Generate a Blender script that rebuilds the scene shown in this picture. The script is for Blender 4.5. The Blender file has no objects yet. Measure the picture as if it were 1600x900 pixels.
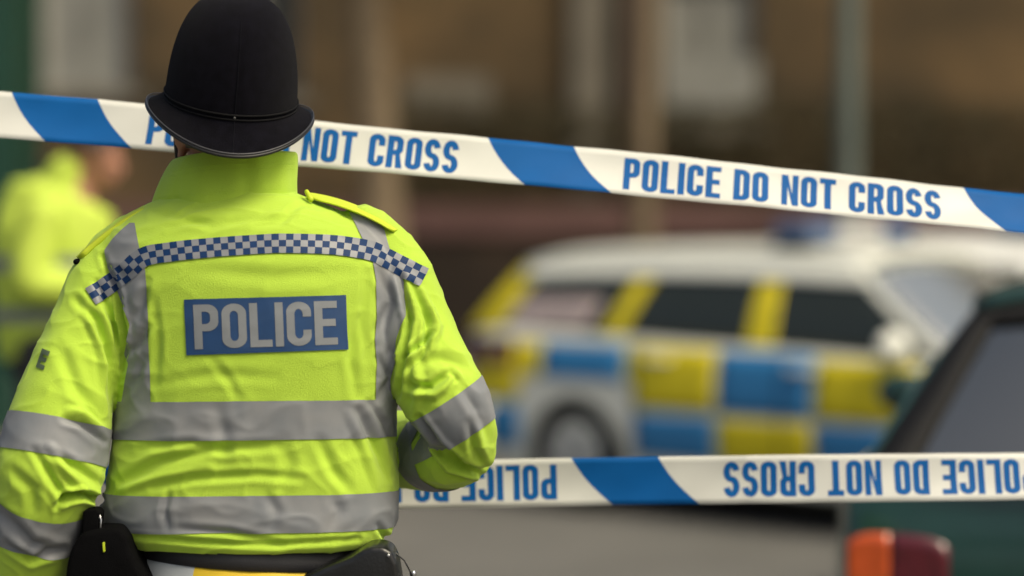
import bpy, bmesh, math, random
import numpy as np
from mathutils import Vector, Matrix, noise
from mathutils.bvhtree import BVHTree
random.seed(7)
rng = np.random.default_rng(7)
R = math.radians
scene = bpy.context.scene
COL = scene.collection

# ---------------------------------------------------------------- camera, light, exposure
F = 3400.0          # focal length in photo pixels (photo is 1600 wide)
CZ = 1.60           # camera height
HY = 350.0          # photo row of the horizon
cam_d = bpy.data.cameras.new('camera'); cam = bpy.data.objects.new('camera', cam_d); COL.objects.link(cam)
cam.location = (0, 0, CZ); cam.rotation_euler = (R(90), 0, 0)
cam_d.sensor_width = 36; cam_d.lens = F / 1600 * 36
cam_d.shift_y = -(450 - HY) / 1600
cam_d.clip_end = 800; cam_d.clip_start = .05
cam_d.dof.use_dof = True; cam_d.dof.focus_distance = 3.82
cam_d.dof.aperture_fstop = cam_d.lens / 78.0
scene.camera = cam

SUN_EL, SUN_AZ = 54, 128          # azimuth clockwise from +Y (behind the camera, to the right)
world = bpy.data.worlds.new('World'); scene.world = world; world.use_nodes = True
wn = world.node_tree; wn.nodes.clear()
sky = wn.nodes.new('ShaderNodeTexSky'); sky.sky_type = 'NISHITA'; sky.sun_disc = False
sky.sun_elevation = R(SUN_EL); sky.sun_rotation = R(SUN_AZ); sky.dust_density = 6; sky.air_density = .7; sky.ozone_density = .3
bg = wn.nodes.new('ShaderNodeBackground'); bg.inputs['Strength'].default_value = .115
wo = wn.nodes.new('ShaderNodeOutputWorld')
wn.links.new(sky.outputs[0], bg.inputs[0]); wn.links.new(bg.outputs[0], wo.inputs[0])
sl = bpy.data.lights.new('sun', 'SUN'); sl.energy = 1.5; sl.angle = R(24); sl.color = (1, .94, .84)
sun = bpy.data.objects.new('sun', sl); COL.objects.link(sun)
sd = Vector((math.sin(R(SUN_AZ)) * math.cos(R(SUN_EL)), math.cos(R(SUN_AZ)) * math.cos(R(SUN_EL)), math.sin(R(SUN_EL))))
sun.rotation_euler = sd.to_track_quat('Z', 'Y').to_euler()
vs = scene.view_settings; vs.view_transform = 'Standard'; vs.look = 'None'; vs.gamma = 1; vs.exposure = 0.50
vs.use_curve_mapping = False
vs.use_white_balance = True; vs.white_balance_temperature = 7250; vs.white_balance_tint = 2

def P(px, py, Y):
    return Vector(((px - 800) * Y / F, Y, CZ - (py - HY) * Y / F))

# ---------------------------------------------------------------- materials
def srgb(r, g, b):
    f = lambda c: (c/255/12.92) if c/255 <= .04045 else ((c/255+.055)/1.055)**2.4
    return (f(r), f(g), f(b))

def mat(name, col, rough=.6, metal=0, var=.0, vscale=8, bump=0, bscale=300, col2=None, spec=.5, sheen=0,
        trans=0, coat=0, weave=False, emit=0, thr=None):
    m = bpy.data.materials.new(name); m.use_nodes = True
    nt = m.node_tree; b = nt.nodes['Principled BSDF']
    b.inputs['Base Color'].default_value = (*col, 1); b.inputs['Roughness'].default_value = rough
    b.inputs['Metallic'].default_value = metal; b.inputs['Specular IOR Level'].default_value = spec
    b.inputs['Sheen Weight'].default_value = sheen; b.inputs['Coat Weight'].default_value = coat
    b.inputs['Transmission Weight'].default_value = trans
    if emit:
        b.inputs['Emission Color'].default_value = (*col, 1); b.inputs['Emission Strength'].default_value = emit
    tc = nt.nodes.new('ShaderNodeTexCoord')
    if var or col2:
        n = nt.nodes.new('ShaderNodeTexNoise'); n.inputs['Scale'].default_value = vscale; n.inputs['Detail'].default_value = 5
        nt.links.new(tc.outputs['Object'], n.inputs['Vector'])
        rmp = nt.nodes.new('ShaderNodeValToRGB')
        c2 = col2 if col2 else tuple(min(1, c*(1+var)) for c in col)
        c1 = col if col2 else tuple(c*(1-var) for c in col)
        lo, hi = thr if thr else (.3, .7)
        rmp.color_ramp.elements[0].position = lo; rmp.color_ramp.elements[1].position = hi
        rmp.color_ramp.elements[0].color = (*c1, 1); rmp.color_ramp.elements[1].color = (*c2, 1)
        nt.links.new(n.outputs[0], rmp.inputs[0]); nt.links.new(rmp.outputs[0], b.inputs['Base Color'])
    if bump:
        n2 = nt.nodes.new('ShaderNodeTexNoise'); n2.inputs['Scale'].default_value = bscale; n2.inputs['Detail'].default_value = 3
        nt.links.new(tc.outputs['Object'], n2.inputs['Vector'])
        h = n2.outputs[0]
        if weave:
            w1 = nt.nodes.new('ShaderNodeTexWave'); w1.bands_direction = 'Z'; w1.inputs['Scale'].default_value = 190
            w2 = nt.nodes.new('ShaderNodeTexWave'); w2.bands_direction = 'X'; w2.inputs['Scale'].default_value = 190
            for w in (w1, w2): nt.links.new(tc.outputs['Object'], w.inputs['Vector'])
            ad = nt.nodes.new('ShaderNodeMath'); ad.operation = 'ADD'
            nt.links.new(w1.outputs['Fac'], ad.inputs[0]); nt.links.new(w2.outputs['Fac'], ad.inputs[1])
            a2 = nt.nodes.new('ShaderNodeMath'); a2.operation = 'MULTIPLY_ADD'; a2.inputs[1].default_value = .25
            nt.links.new(ad.outputs[0], a2.inputs[0]); nt.links.new(h, a2.inputs[2]); h = a2.outputs[0]
        bp = nt.nodes.new('ShaderNodeBump'); bp.inputs['Strength'].default_value = bump; bp.inputs['Distance'].default_value = .002
        nt.links.new(h, bp.inputs['Height']); nt.links.new(bp.outputs[0], b.inputs['Normal'])
    return m

M = {}
M['hivis'] = mat('hivis_fabric', (.435, .64, .062), .66, var=.05, vscale=5, bump=.6, bscale=420, sheen=.15, weave=True, spec=.25)
M['hivis_seam'] = mat('hivis_piping', (.50, .61, .040), .6, var=.06, spec=.3)
M['hivis_far'] = mat('hivis_far', (.50, .64, .09), .7, var=.16, vscale=5, spec=.3)
M['reflect'] = mat('reflective_tape', (.185, .20, .222), .6, metal=.08, col2=(.25, .255, .265), vscale=14, bump=.12, bscale=900)
M['check_grey'] = mat('checker_grey', (.19, .20, .225), .5, metal=.05, var=.08, vscale=60)
M['check_blue'] = mat('checker_blue', (.004, .028, .10), .6, var=.12, vscale=60, spec=.2)
M['panel_blue'] = mat('panel_blue', (.010, .048, .145), .5, var=.10, vscale=30, bump=.1, bscale=600)
M['panel_letter'] = mat('panel_letter', (.215, .23, .25), .5, metal=.05, var=.06, vscale=40)
M['felt'] = mat('navy_felt', (.0040, .0038, .0068), .95, var=.3, vscale=60, bump=.8, bscale=1400, sheen=.03, spec=.06)
M['black_gloss'] = mat('black_binding', (.010, .010, .012), .4, spec=.4)
M['silver'] = mat('chrome', (.6, .6, .62), .25, metal=1)
M['skin'] = mat('skin', (.42, .20, .13), .5, var=.12, vscale=30, bump=.2, bscale=500)
M['hair'] = mat('dark_hair', (.022, .014, .010), .6, var=.4, vscale=90)
M['black_cloth'] = mat('black_cloth', (.012, .012, .014), .8, var=.2, vscale=40, bump=.4, bscale=500)
M['black_nylon'] = mat('black_nylon', (.0025, .0025, .003), .85, var=.2, vscale=40, bump=.6, bscale=500, spec=.06)
M['black_leather'] = mat('black_leather', (.008, .008, .009), .28, bump=.2, bscale=200)
M['cream'] = mat('tape_cream', (.60, .605, .575), .42, var=.03, vscale=9, bump=.06, bscale=60)
M['tape_blue'] = mat('tape_blue', (.000, .092, .32), .55, var=.05, vscale=12, bump=.06, bscale=60, spec=.15)
M['under_yellow'] = mat('under_yellow', (.62, .42, .02), .6, var=.1, vscale=12)
M['under_grey'] = mat('under_grey', (.40, .43, .46), .5, var=.1, vscale=12)

# ---------------------------------------------------------------- helpers
def mesh_obj(name, verts, faces, mats, parent=None, mi=None, smooth=True):
    me = bpy.data.meshes.new(name)
    me.from_pydata([tuple(v) for v in verts], [], [tuple(int(i) for i in f) for f in faces])
    if not isinstance(mats, (list, tuple)): mats = [mats]
    for m in mats: me.materials.append(m)
    if mi is not None: me.polygons.foreach_set('material_index', [int(i) for i in mi])
    if smooth: me.polygons.foreach_set('use_smooth', [True]*len(me.polygons))
    me.update()
    o = bpy.data.objects.new(name, me); COL.objects.link(o)
    if parent: o.parent = parent; 
    return o

def empty(name, loc, rz=0):
    o = bpy.data.objects.new(name, None); COL.objects.link(o); o.location = loc; o.rotation_euler[2] = rz
    o.empty_display_size = .1
    return o

def tag(o, label=None, cat=None, group=None, kind=None):
    if label: o['label'] = label
    if cat: o['category'] = cat
    if group: o['group'] = group
    if kind: o['kind'] = kind
    return o

def grid_faces(nu, nv, wrap=False, off=0):
    f = []
    for i in range(nu - 1):
        for j in range(nv if wrap else nv - 1):
            a = off + i*nv + j; b = off + i*nv + (j+1) % nv
            f.append((a, b, b + nv, a + nv))
    return f

class MB:
    def __init__(s): s.v = []; s.f = []; s.m = []
    def add(s, v, f, m=0):
        o = len(s.v); s.v += [Vector(p) for p in v]; s.f += [tuple(i + o for i in q) for q in f]; s.m += [m]*len(f); return s
    def box(s, c, d, m=0, rz=0, bev=.0, rot=None):
        bm = bmesh.new(); bmesh.ops.create_cube(bm, size=1)
        for v in bm.verts: v.co = Vector((v.co.x*d[0], v.co.y*d[1], v.co.z*d[2]))
        if bev: bmesh.ops.bevel(bm, geom=bm.edges[:], offset=bev, segments=2, affect='EDGES', profile=.6)
        mt = (rot if rot is not None else Matrix.Rotation(rz, 3, 'Z'))
        bm.verts.index_update()
        s.add([mt @ v.co + Vector(c) for v in bm.verts], [[v.index for v in f.verts] for f in bm.faces], m); bm.free(); return s
    def tube(s, pts, n=16, m=0, caps=True):
        v, f = tube(pts, n, caps=caps); return s.add(v, f, m)
    def ball(s, c, r, m=0, n=16):
        rx, ry, rz = (r, r, r) if not hasattr(r, '__len__') else r
        v = []; k = n//2
        for i in range(k + 1):
            a = math.pi*i/k
            for j in range(n):
                b = 2*math.pi*j/n
                v.append((c[0]+rx*math.sin(a)*math.cos(b), c[1]+ry*math.sin(a)*math.sin(b), c[2]+rz*math.cos(a)))
        return s.add(v, [q[::-1] for q in grid_faces(k+1, n, True)], m)
    def build(s, name, mats, parent=None, smooth=True, sharp=None):
        o = mesh_obj(name, s.v, s.f, mats, parent, s.m, smooth)
        if sharp: 
            o.data.shade_smooth() if False else None
            md = o.modifiers.new('es', 'EDGE_SPLIT'); md.split_angle = R(sharp)
        return o

def tube(pts, n=16, caps=True, up=None):
    """pts: (x,y,z,r[,r2]); rings perpendicular to the path, rounded closed ends."""
    pts = [(Vector(p[:3]), p[3], p[4] if len(p) > 4 else p[3]) for p in pts]
    C = [p[0] for p in pts]; N = len(C)
    T = [(C[min(i+1, N-1)] - C[max(i-1, 0)]).normalized() for i in range(N)]
    ref = Vector(up) if up else (Vector((0, 1, 0)) if abs(T[0].y) < .8 else Vector((0, 0, 1)))
    a = (ref - T[0]*ref.dot(T[0])).normalized(); rings = []
    fr = []
    for i in range(N):
        if i: a = (a - T[i]*a.dot(T[i])).normalized()
        fr.append((a.copy(), T[i].cross(a)))
    seq = []
    if caps:
        for k in (80, 55, 28): seq.append((C[0] - T[0]*pts[0][1]*math.sin(R(k))*.8, fr[0], math.cos(R(k)), 0))
    for i in range(N): seq.append((C[i], fr[i], 1, i))
    if caps:
        for k in (28, 55, 80): seq.append((C[-1] + T[-1]*pts[-1][1]*math.sin(R(k))*.8, fr[-1], math.cos(R(k)), N-1))
    v = []
    for c, (u, w), s, i in seq:
        for j in range(n):
            t = 2*math.pi*j/n
            v.append(c + u*(pts[i][2]*s*math.cos(t)) + w*(pts[i][1]*s*math.sin(t)))
    f = grid_faces(len(seq), n, True)
    f.append(tuple(range(n))[::-1]); f.append(tuple(len(v) - n + j for j in range(n)))
    return v, [q[::-1] for q in f]

def resample(pts, step):
    """catmull-rom through the points, all channels"""
    A = np.array([tuple(p) for p in pts], float); out = []
    for i in range(len(A) - 1):
        p0, p1, p2, p3 = A[max(i-1, 0)], A[i], A[i+1], A[min(i+2, len(A)-1)]
        n = max(1, int(round(np.linalg.norm((p2-p1)[:3]) / step)))
        for k in range(n):
            t = k/n
            out.append(.5*((2*p1)+(-p0+p2)*t+(2*p0-5*p1+4*p2-p3)*t*t+(-p0+3*p1-3*p2+p3)*t**3))
    out.append(A[-1]); return np.array(out)

def evaluated(o):
    dg = bpy.context.evaluated_depsgraph_get(); dg.update()
    me = bpy.data.meshes.new_from_object(o.evaluated_get(dg)); return me

def fuse(mb, voxel, smooth=4, factor=.5):
    """one continuous skin around a set of closed shapes"""
    o = mb.build('tmp', [M['skin']])
    r = o.modifiers.new('r', 'REMESH'); r.mode = 'VOXEL'; r.voxel_size = voxel
    s = o.modifiers.new('s', 'SMOOTH'); s.iterations = smooth; s.factor = factor
    me = evaluated(o); bpy.data.objects.remove(o)
    me.materials.clear()
    return me

def me_np(me):
    n = len(me.vertices); co = np.empty(n*3); me.vertices.foreach_get('co', co)
    no = np.empty(n*3); me.vertex_normals.foreach_get('vector', no)
    return co.reshape(-1, 3), no.reshape(-1, 3)

def interp(rows, y):
    ys = [r[0] for r in rows]
    return [np.interp(y, ys, [r[k] for r in rows]) for k in range(1, len(rows[0]))]

# ---------------------------------------------------------------- lettering (own outlines)
def arc(cx, cy, rx, ry, a0, a1, n=10):
    return [(cx+rx*math.cos(R(a0+(a1-a0)*i/n)), cy+ry*math.sin(R(a0+(a1-a0)*i/n))) for i in range(n+1)]

def rrect(x0, y0, x1, y1, rx, ry, left=True):
    p = []
    p += arc(x1-rx, y0+ry, rx, ry, -90, 0); p += arc(x1-rx, y1-ry, rx, ry, 0, 90)
    if left:
        p += arc(x0+rx, y1-ry, rx, ry, 90, 180); p += arc(x0+rx, y0+ry, rx, ry, 180, 270)
    else: p += [(x0, y1), (x0, y0)]
    return p

def stroke_outline(pts, t):
    P_ = [Vector(p) for p in pts]; L = []; Rr = []
    for i, p in enumerate(P_):
        d = (P_[min(i+1, len(P_)-1)] - P_[max(i-1, 0)]).normalized(); n = Vector((-d.y, d.x))
        L.append(tuple(p + n*t/2)); Rr.append(tuple(p - n*t/2))
    return L + Rr[::-1]

def glyph(ch, w, t):
    h = t*.92
    if ch == 'I': return [[(0, 0), (t, 0), (t, 1), (0, 1)]], t
    if ch == 'L': return [[(0, 0), (w*.9, 0), (w*.9, h), (t, h), (t, 1), (0, 1)]], w*.9
    if ch == 'E':
        W = w*.92; m = .5
        return [[(0, 0), (W, 0), (W, h), (t, h), (t, m-h*.45), (W*.93, m-h*.45), (W*.93, m+h*.55), (t, m+h*.55), (t, 1-h), (W, 1-h), (W, 1), (0, 1)]], W
    if ch == 'T':
        c = w/2; return [[(c-t/2, 0), (c+t/2, 0), (c+t/2, 1-h), (w, 1-h), (w, 1), (0, 1), (0, 1-h), (c-t/2, 1-h)]], w
    if ch == 'N':
        W = w*1.05
        return [[(0, 0), (t*.92, 0), (t*.92, .62), (W-t*.95, 0), (W, 0), (W, 1), (W-t*.92, 1), (W-t*.92, .38), (t*.95, 1), (0, 1)]], W
    if ch == 'O': return [rrect(0, 0, w, 1, w*.48, w*.42), rrect(t, h, w-t, 1-h, max(.01, (w/2-t)*.95), w*.22)], w
    if ch == 'D': return [rrect(0, 0, w, 1, w*.5, w*.42, False), rrect(t, h, w-t, 1-h, max(.01, (w-2*t)*.62), w*.24, False)], w
    if ch == 'P':
        b = .40
        o = arc(w-w*.45, b+w*.4, w*.45, w*.4, -90, 0) + arc(w-w*.45, 1-w*.4, w*.45, w*.4, 0, 90) + [(0, 1), (0, 0), (t, 0), (t, b)]
        return [o, rrect(t, b+h, w-t, 1-h, (w-2*t)*.62, w*.17, False)], w
    if ch == 'R':
        b = .42
        o = [(w*.84, b+w*.05)] + arc(w-w*.42, b+w*.42, w*.42, w*.36, -50, 0) + arc(w-w*.45, 1-w*.4, w*.45, w*.4, 0, 90) + \
            [(0, 1), (0, 0), (t, 0), (t, b), (t*1.3, b), (w-t*.92, 0), (w*1.04, 0)]
        return [o, rrect(t, b+h, w-t, 1-h, (w-2*t)*.62, w*.17, False)], w*1.04
    if ch == 'C':
        o = arc(w/2, w*.44, w*.5, w*.44, 0, -180, 14)
        o += arc(w/2, 1-w*.44, w*.5, w*.44, 180, 0, 14)
        o += [(w, .66), (w-t, .66)]
        r = (w/2-t)
        o += arc(w/2, 1-h-w*.24, r, w*.24, 0, 180, 10) + arc(w/2, h+w*.24, r, w*.24, 180, 360, 10)
        o += [(w-t, .36), (w, .36)]
        return [o], w
    if ch == 'S':
        a = w/2 - t/2; q = .25 + t*.02; ry = (1-h)/4
        c = arc(w/2, 1-h/2-ry, a, ry, 8, 248, 16) + arc(w/2, h/2+ry, a, ry, 68, -172, 16)
        c2 = c
        return [stroke_outline(c2, t)], w
    return [], w*.55

def text_shapes(txt, w, t, gap, space):
    x = 0; contours = []
    for ch in txt:
        if ch == ' ': x += space; continue
        cs, adv = glyph(ch, w, t)
        for c in cs: contours.append([(p[0]+x, p[1]) for p in c])
        x += adv + gap
    return contours, x - gap

def fill_contours(contours, cuts_x=None, cuts_y=None):
    cu = bpy.data.curves.new('t', 'CURVE'); cu.dimensions = '2D'; cu.fill_mode = 'BOTH'
    for c in contours:
        sp = cu.splines.new('POLY'); sp.points.add(len(c)-1)
        for k, p in enumerate(c): sp.points[k].co = (p[0], p[1], 0, 1)
        sp.use_cyclic_u = True
    o = bpy.data.objects.new('t', cu); COL.objects.link(o)
    me = evaluated(o); bpy.data.objects.remove(o)
    bm = bmesh.new(); bm.from_mesh(me); bpy.data.meshes.remove(me)
    bmesh.ops.remove_doubles(bm, verts=bm.verts[:], dist=1e-5)
    for x in (cuts_x if cuts_x is not None else []):
        bmesh.ops.bisect_plane(bm, geom=bm.verts[:]+bm.edges[:]+bm.faces[:], plane_co=(x, 0, 0), plane_no=(1, 0, 0), dist=1e-6)
    for y in (cuts_y if cuts_y is not None else []):
        bmesh.ops.bisect_plane(bm, geom=bm.verts[:]+bm.edges[:]+bm.faces[:], plane_co=(0, y, 0), plane_no=(0, 1, 0), dist=1e-6)
    bm.verts.index_update()
    v = [(a.co.x, a.co.y) for a in bm.verts]; f = [[a.index for a in q.verts] for q in bm.faces if q.calc_area() > 1e-9]
    bm.free(); return v, f

# ================================================================ SETTING
def structure(o): return tag(o, kind='structure')
M['asphalt'] = mat('asphalt', (.098, .096, .090), .85, col2=(.132, .128, .12), vscale=1.2, bump=.6, bscale=120)
M['paving'] = mat('paving', (.16, .15, .135), .85, var=.2, vscale=3, bump=.4, bscale=60)
M['kerb'] = mat('kerb_stone', (.26, .25, .23), .8, var=.15, vscale=5)
M['earth'] = mat('earth', (.05, .045, .03), .9, var=.3, vscale=.3)
g = 400
structure(mesh_obj('ground', [(-g, -60, -.02), (g, -60, -.02), (g, g, -.02), (-g, g, -.02)], [(0, 1, 2, 3)], M['earth']))
structure(mesh_obj('road', [(-60, -30, 0), (60, -30, 0), (60, 20.0, 0), (-60, 20.0, 0)], [(0, 1, 2, 3)], M['asphalt']))
b = MB().box((0, 23.0, .06), (120, 5.7, .12), 0, bev=.01); structure(b.build('pavement', [M['paving']], smooth=False))
b = MB().box((0, 20.075, .065), (120, .15, .13), 0, bev=.02); structure(b.build('kerb', [M['kerb']], smooth=False))

def brickmat(name, c1, c2, mortar, scale=1.0):
    m = bpy.data.materials.new(name); m.use_nodes = True; nt = m.node_tree; bs = nt.nodes['Principled BSDF']
    tc = nt.nodes.new('ShaderNodeTexCoord'); mp = nt.nodes.new('ShaderNodeMapping'); mp.inputs['Rotation'].default_value = (R(90), 0, 0)
    br = nt.nodes.new('ShaderNodeTexBrick'); br.inputs['Scale'].default_value = 1/scale
    br.inputs['Brick Width'].default_value = .225; br.inputs['Row Height'].default_value = .075; br.inputs['Mortar Size'].default_value = .008
    br.inputs['Color1'].default_value = (*c1, 1); br.inputs['Color2'].default_value = (*c2, 1); br.inputs['Mortar'].default_value = (*mortar, 1)
    nt.links.new(tc.outputs['Object'], mp.inputs['Vector']); nt.links.new(mp.outputs[0], br.inputs['Vector'])
    n = nt.nodes.new('ShaderNodeTexNoise'); n.inputs['Scale'].default_value = .5; n.inputs['Detail'].default_value = 4
    nt.links.new(tc.outputs['Object'], n.inputs['Vector'])
    rp = nt.nodes.new('ShaderNodeValToRGB'); rp.color_ramp.elements[0].position = .35; rp.color_ramp.elements[1].position = .7
    rp.color_ramp.elements[0].color = (.40, .42, .38, 1); rp.color_ramp.elements[1].color = (1.5, 1.35, 1.05, 1)
    nt.links.new(n.outputs[0], rp.inputs[0])
    mx = nt.nodes.new('ShaderNodeMix'); mx.data_type = 'RGBA'; mx.blend_type = 'MULTIPLY'; mx.inputs[0].default_value = 1
    nt.links.new(br.outputs[0], mx.inputs[6]); nt.links.new(rp.outputs[0], mx.inputs[7]); nt.links.new(mx.outputs[2], bs.inputs['Base Color'])
    bs.inputs['Roughness'].default_value = .9
    return m
M['brick'] = brickmat('brown_brick', (.128, .082, .042), (.095, .064, .034), (.12, .095, .065))
M['brick_pink'] = brickmat('red_brick', (.060, .036, .028), (.05, .034, .026), (.07, .055, .045))
M['stone'] = mat('pale_stone', (.17, .15, .12), .85, var=.15, vscale=2)
M['stone_pink'] = mat('pink_stone', (.17, .122, .092), .85, var=.15, vscale=2)
M['win_glass'] = mat('window_glass', (.035, .035, .032), .25, spec=.5)
M['win_pale'] = mat('window_blind', (.26, .26, .24), .7, var=.2, vscale=2)
M['dark_paint'] = mat('dark_pipe', (.018, .018, .018), .5)
M['roof'] = mat('roof_slate', (.05, .05, .055), .8, var=.2)

# brick building: wall with real openings
YB = 28.0
def bx(px, Y=YB): return (px - 800) * Y / F
def bz(py, Y=YB): return CZ - (py - HY) * Y / F
bld = empty('brick_building', (0, YB, 0))
tag(bld, 'long brown brick building across the far side of the road', 'building')
openings = [(bx(60), bx(205), bz(140), bz(-120)), (bx(1035), bx(1185), bz(195), bz(-70)),
            (bx(-420), bx(-270), bz(140), bz(-120)), (bx(1900), bx(2050), bz(190), bz(-70)),
            (bx(340), bx(470), bz(150), bz(-90))]
openings.sort()
xs = [-26.0]; mbw = MB(); z1 = 9.0
for (x0, x1, a, c) in openings:
    mbw.box(((xs[-1]+x0)/2, .175, z1/2), (x0-xs[-1], .35, z1))
    mbw.box(((x0+x1)/2, .175, a/2), (x1-x0, .35, a)); mbw.box(((x0+x1)/2, .175, (c+z1)/2), (x1-x0, .35, z1-c)); xs.append(x1)
mbw.box(((xs[-1]+30)/2, .175, z1/2), (30-xs[-1], .35, z1))
wall = mbw.build('wall', [M['brick']], bld, smooth=False)
MB().box((2, 4, z1+.8), (57, 8.8, .3)).build('roof', [M['roof']], bld, smooth=False)
for (x0, x1, a, c) in openings:
    w = MB()
    w.box(((x0+x1)/2, .2, c-.05), (x1-x0, .1, .1)); w.box(((x0+x1)/2, .2, a+.05), (x1-x0, .1, .1))
    for xx in (x0+.04, (x0+x1)/2, x1-.04): w.box((xx, .2, (a+c)/2), (.08, .09, c-a-.2))
    wo_ = w.build('window', [M['win_pale']], bld, smooth=False)
    MB().box(((x0+x1)/2, .26, (a+c)/2), (x1-x0, .02, c-a)).build('pane', [M['win_glass']], wo_, smooth=False)
    MB().box(((x0+x1)/2, -.04, a-.09), (x1-x0+.3, .26, .17), bev=.02).build('sill', [M['stone']], wo_, smooth=False)
    if abs(x0 - bx(1035)) < .01 or abs(x0-bx(60)) < .01:
        MB().box(((x0+x1)/2, .235, (a+c)/2-.2), (x1-x0-.1, .01, c-a-.5)).build('blind', [M['win_pale']], wo_, smooth=False)
MB().box((bx(920), -.09, 3.6), (.48, .16, 3.9), bev=.02).build('pilaster', [M['stone']], bld, smooth=False)
MB().box((bx(1000), -.14, 4.5), (.38, .26, 9), bev=.02).build('pilaster', [M['stone_pink']], bld, smooth=False)
MB().tube([(bx(962), -.09, .1, .05), (bx(962), -.09, 9, .05)], 12).build('drainpipe', [M['dark_paint']], bld)
MB().box((bx(700), -.03, bz(150)), (1.1, .05, .5), bev=.01).build('stone_panel', [M['stone']], bld, smooth=False)
MB().box((bx(1110), -.03, bz(130)), (1.25, .05, .62), bev=.01).build('stone_panel', [M['win_pale']], bld, smooth=False)

# low red brick wall with coping, dark hedge behind it
wl = empty('garden_wall', (bx(900, 25.4), 25.4, .12)); tag(wl, 'low dull red brick wall with pinkish coping behind the police cars', 'wall')
MB().box((2.6, 0, .67), (33, .3, 1.34)).build('wall', [M['brick_pink']], wl, smooth=False)
MB().box((2.6, 0, 1.52), (33.1, .42, .36), bev=.02).build('coping', [mat('coping', (.17, .09, .08), .8, var=.25, vscale=.6)], wl, smooth=False)
M['hedge'] = mat('hedge_leaves', (.034, .032, .015), .7, col2=(.085, .066, .03), vscale=1.2, spec=.3)
M['bark'] = mat('tree_bark', (.19, .14, .088), .9, var=.3, vscale=6, bump=.6, bscale=30)
M['leaf_olive'] = mat('leaf_olive', (.085, .075, .028), .7, col2=(.13, .10, .045), vscale=2, spec=.3)

def leaf_cloud(n, fn, size, m, name, parent=None):
    v = []; f = []
    for k in range(n):
        c = Vector(fn()); a = Vector(rng.normal(size=3)).normalized(); b_ = a.orthogonal().normalized()
        s = size*(.6+.8*random.random()); q = len(v); d = a.cross(b_)
        v += [c+b_*s, c+d*s*.5, c-b_*s, c-d*s*.5]; f.append((q, q+1, q+2, q+3))
    return mesh_obj(name, v, f, m, parent)
x0h, x1h = bx(600, 26.6), bx(2100, 26.6)
hd = empty('hedge', ((x0h+x1h)/2, 26.6, .12)); tag(hd, 'tall dark clipped hedge behind the low red brick wall', 'hedge')
hl = (x1h-x0h)/2
def hp():
    x = random.uniform(-hl, hl); top = 2.95 + .16*noise.noise(Vector((x*.8, 0, 3)))+.25*noise.noise(Vector((x*.25, 5, 3)))
    return (x, random.uniform(-.42, .42), random.uniform(.1, top))
leaf_cloud(26000, hp, .055, M['hedge'], 'foliage', hd)
st = MB()
for k in range(24):
    x = -hl + (k+.5)*2*hl/24; st.tube([(x, 0, -.05, .03), (x+.05, .05, 1.2, .02), (x-.05, -.02, 2.5, .01)], 8)
st.build('stem', [M['bark']], hd)

def tree(name, px, Y, h, r, label, crown, lean=0, bark='bark'):
    t = empty(name, ((px-800)*Y/F, Y, .1)); tag(t, label, 'tree')
    mb = MB(); top = Vector((lean, 0, h*.55))
    mb.tube([(0, 0, -.1, r*1.35), (lean*.2, 0, h*.2, r), (lean*.6, 0, h*.4, r*.85), (lean, 0, h*.55, r*.7)], 14)
    tips = []
    for k in range(9):
        a = k*2.4; e = Vector((math.cos(a)*h*.22*(1+.3*(k % 3)), math.sin(a)*h*.2, h*(.66+.035*k)))
        mid = top.lerp(e, .5)+Vector((0, 0, .2))
        mb.tube([(*top, r*.45), (*mid, r*.3), (*e, r*.1)], 8); tips.append(e); tips.append(mid)
    mb.build('trunk', [M[bark]], t)
    def cp():
        c = random.choice(tips); d = Vector(rng.normal(size=3))*h*.06
        return c+d
    leaf_cloud(crown, cp, .07, M['leaf_olive'], 'crown', t)
    return t
tree('street_tree', 605, 21.5, 7.5, .22, 'pale barked street tree standing behind the officer in the helmet', 5000, -.25)
tree('street_tree', 1000, 22.6, 9.5, .13, 'slender pinkish barked tree behind the roof of the patterned estate car', 3000, .15)
tree('street_tree', 1800, 21.8, 8, .2, 'olive leaved street tree over the far end of the hedge', 6000, -.4)

# green kiosk on the far left
kx = (-30-800)*17/F
ki = empty('green_kiosk', (kx, 17.0, .0)); tag(ki, 'dark green roadside kiosk behind the second officer', 'kiosk')
M['kiosk'] = mat('kiosk_green', (.006, .045, .03), .4, var=.1)
MB().box((-.35, 0, 1.9), (1.4, 1.2, 3.8), bev=.03).build('cabinet_body', [M['kiosk']], ki, smooth=False)
MB().box((-.35, 0, 3.86), (1.6, 1.4, .12), bev=.03).build('cap', [M['kiosk']], ki, smooth=False)
MB().box((-.35, -.61, 1.2), (.9, .02, 2.0), bev=.008).build('door', [M['kiosk']], ki, smooth=False)

# lamp posts
M['post'] = mat('post_paint', (.075, .092, .078), .5, var=.15, vscale=3)
def lamp_post(px, Y, label):
    t = empty('street_lamp', ((px-800)*Y/F, Y, 0)); tag(t, label, 'street lamp')
    MB().tube([(0, 0, 0, .13), (0, 0, 1.3, .13), (0, 0, 1.42, .095), (0, 0, 7.8, .07)], 20).build('column', [M['post']], t)
    MB().tube([(0, 0, 7.7, .035), (0, -.4, 8.1, .035), (0, -1.2, 8.2, .035)], 10).build('arm', [M['post']], t)
    h = MB().ball((0, -1.45, 8.2), (.14, .38, .09)).build('lamp_head', [M['post']], t)
    return t
lamp_post(1325, 16.8, 'grey green lamp post rising behind the patterned estate car')

# tape posts, standing outside the picture
def tape_post(x, y, label):
    t = empty('steel_post', (x, y, 0)); tag(t, label, 'post')
    MB().tube([(0, 0, 0, .045), (0, 0, 2.3, .045)], 18).build('shaft', [M['post']], t)
    MB().box((0, 0, .01), (.2, .2, .02), bev=.004).build('base_plate', [M['post']], t, smooth=False)
tape_post(-1.80, 4.36, 'grey steel post holding the high end of the sloping barrier tape')
tape_post(1.98, 4.36, 'grey steel post holding both blue and white tapes beside the green car')

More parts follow.
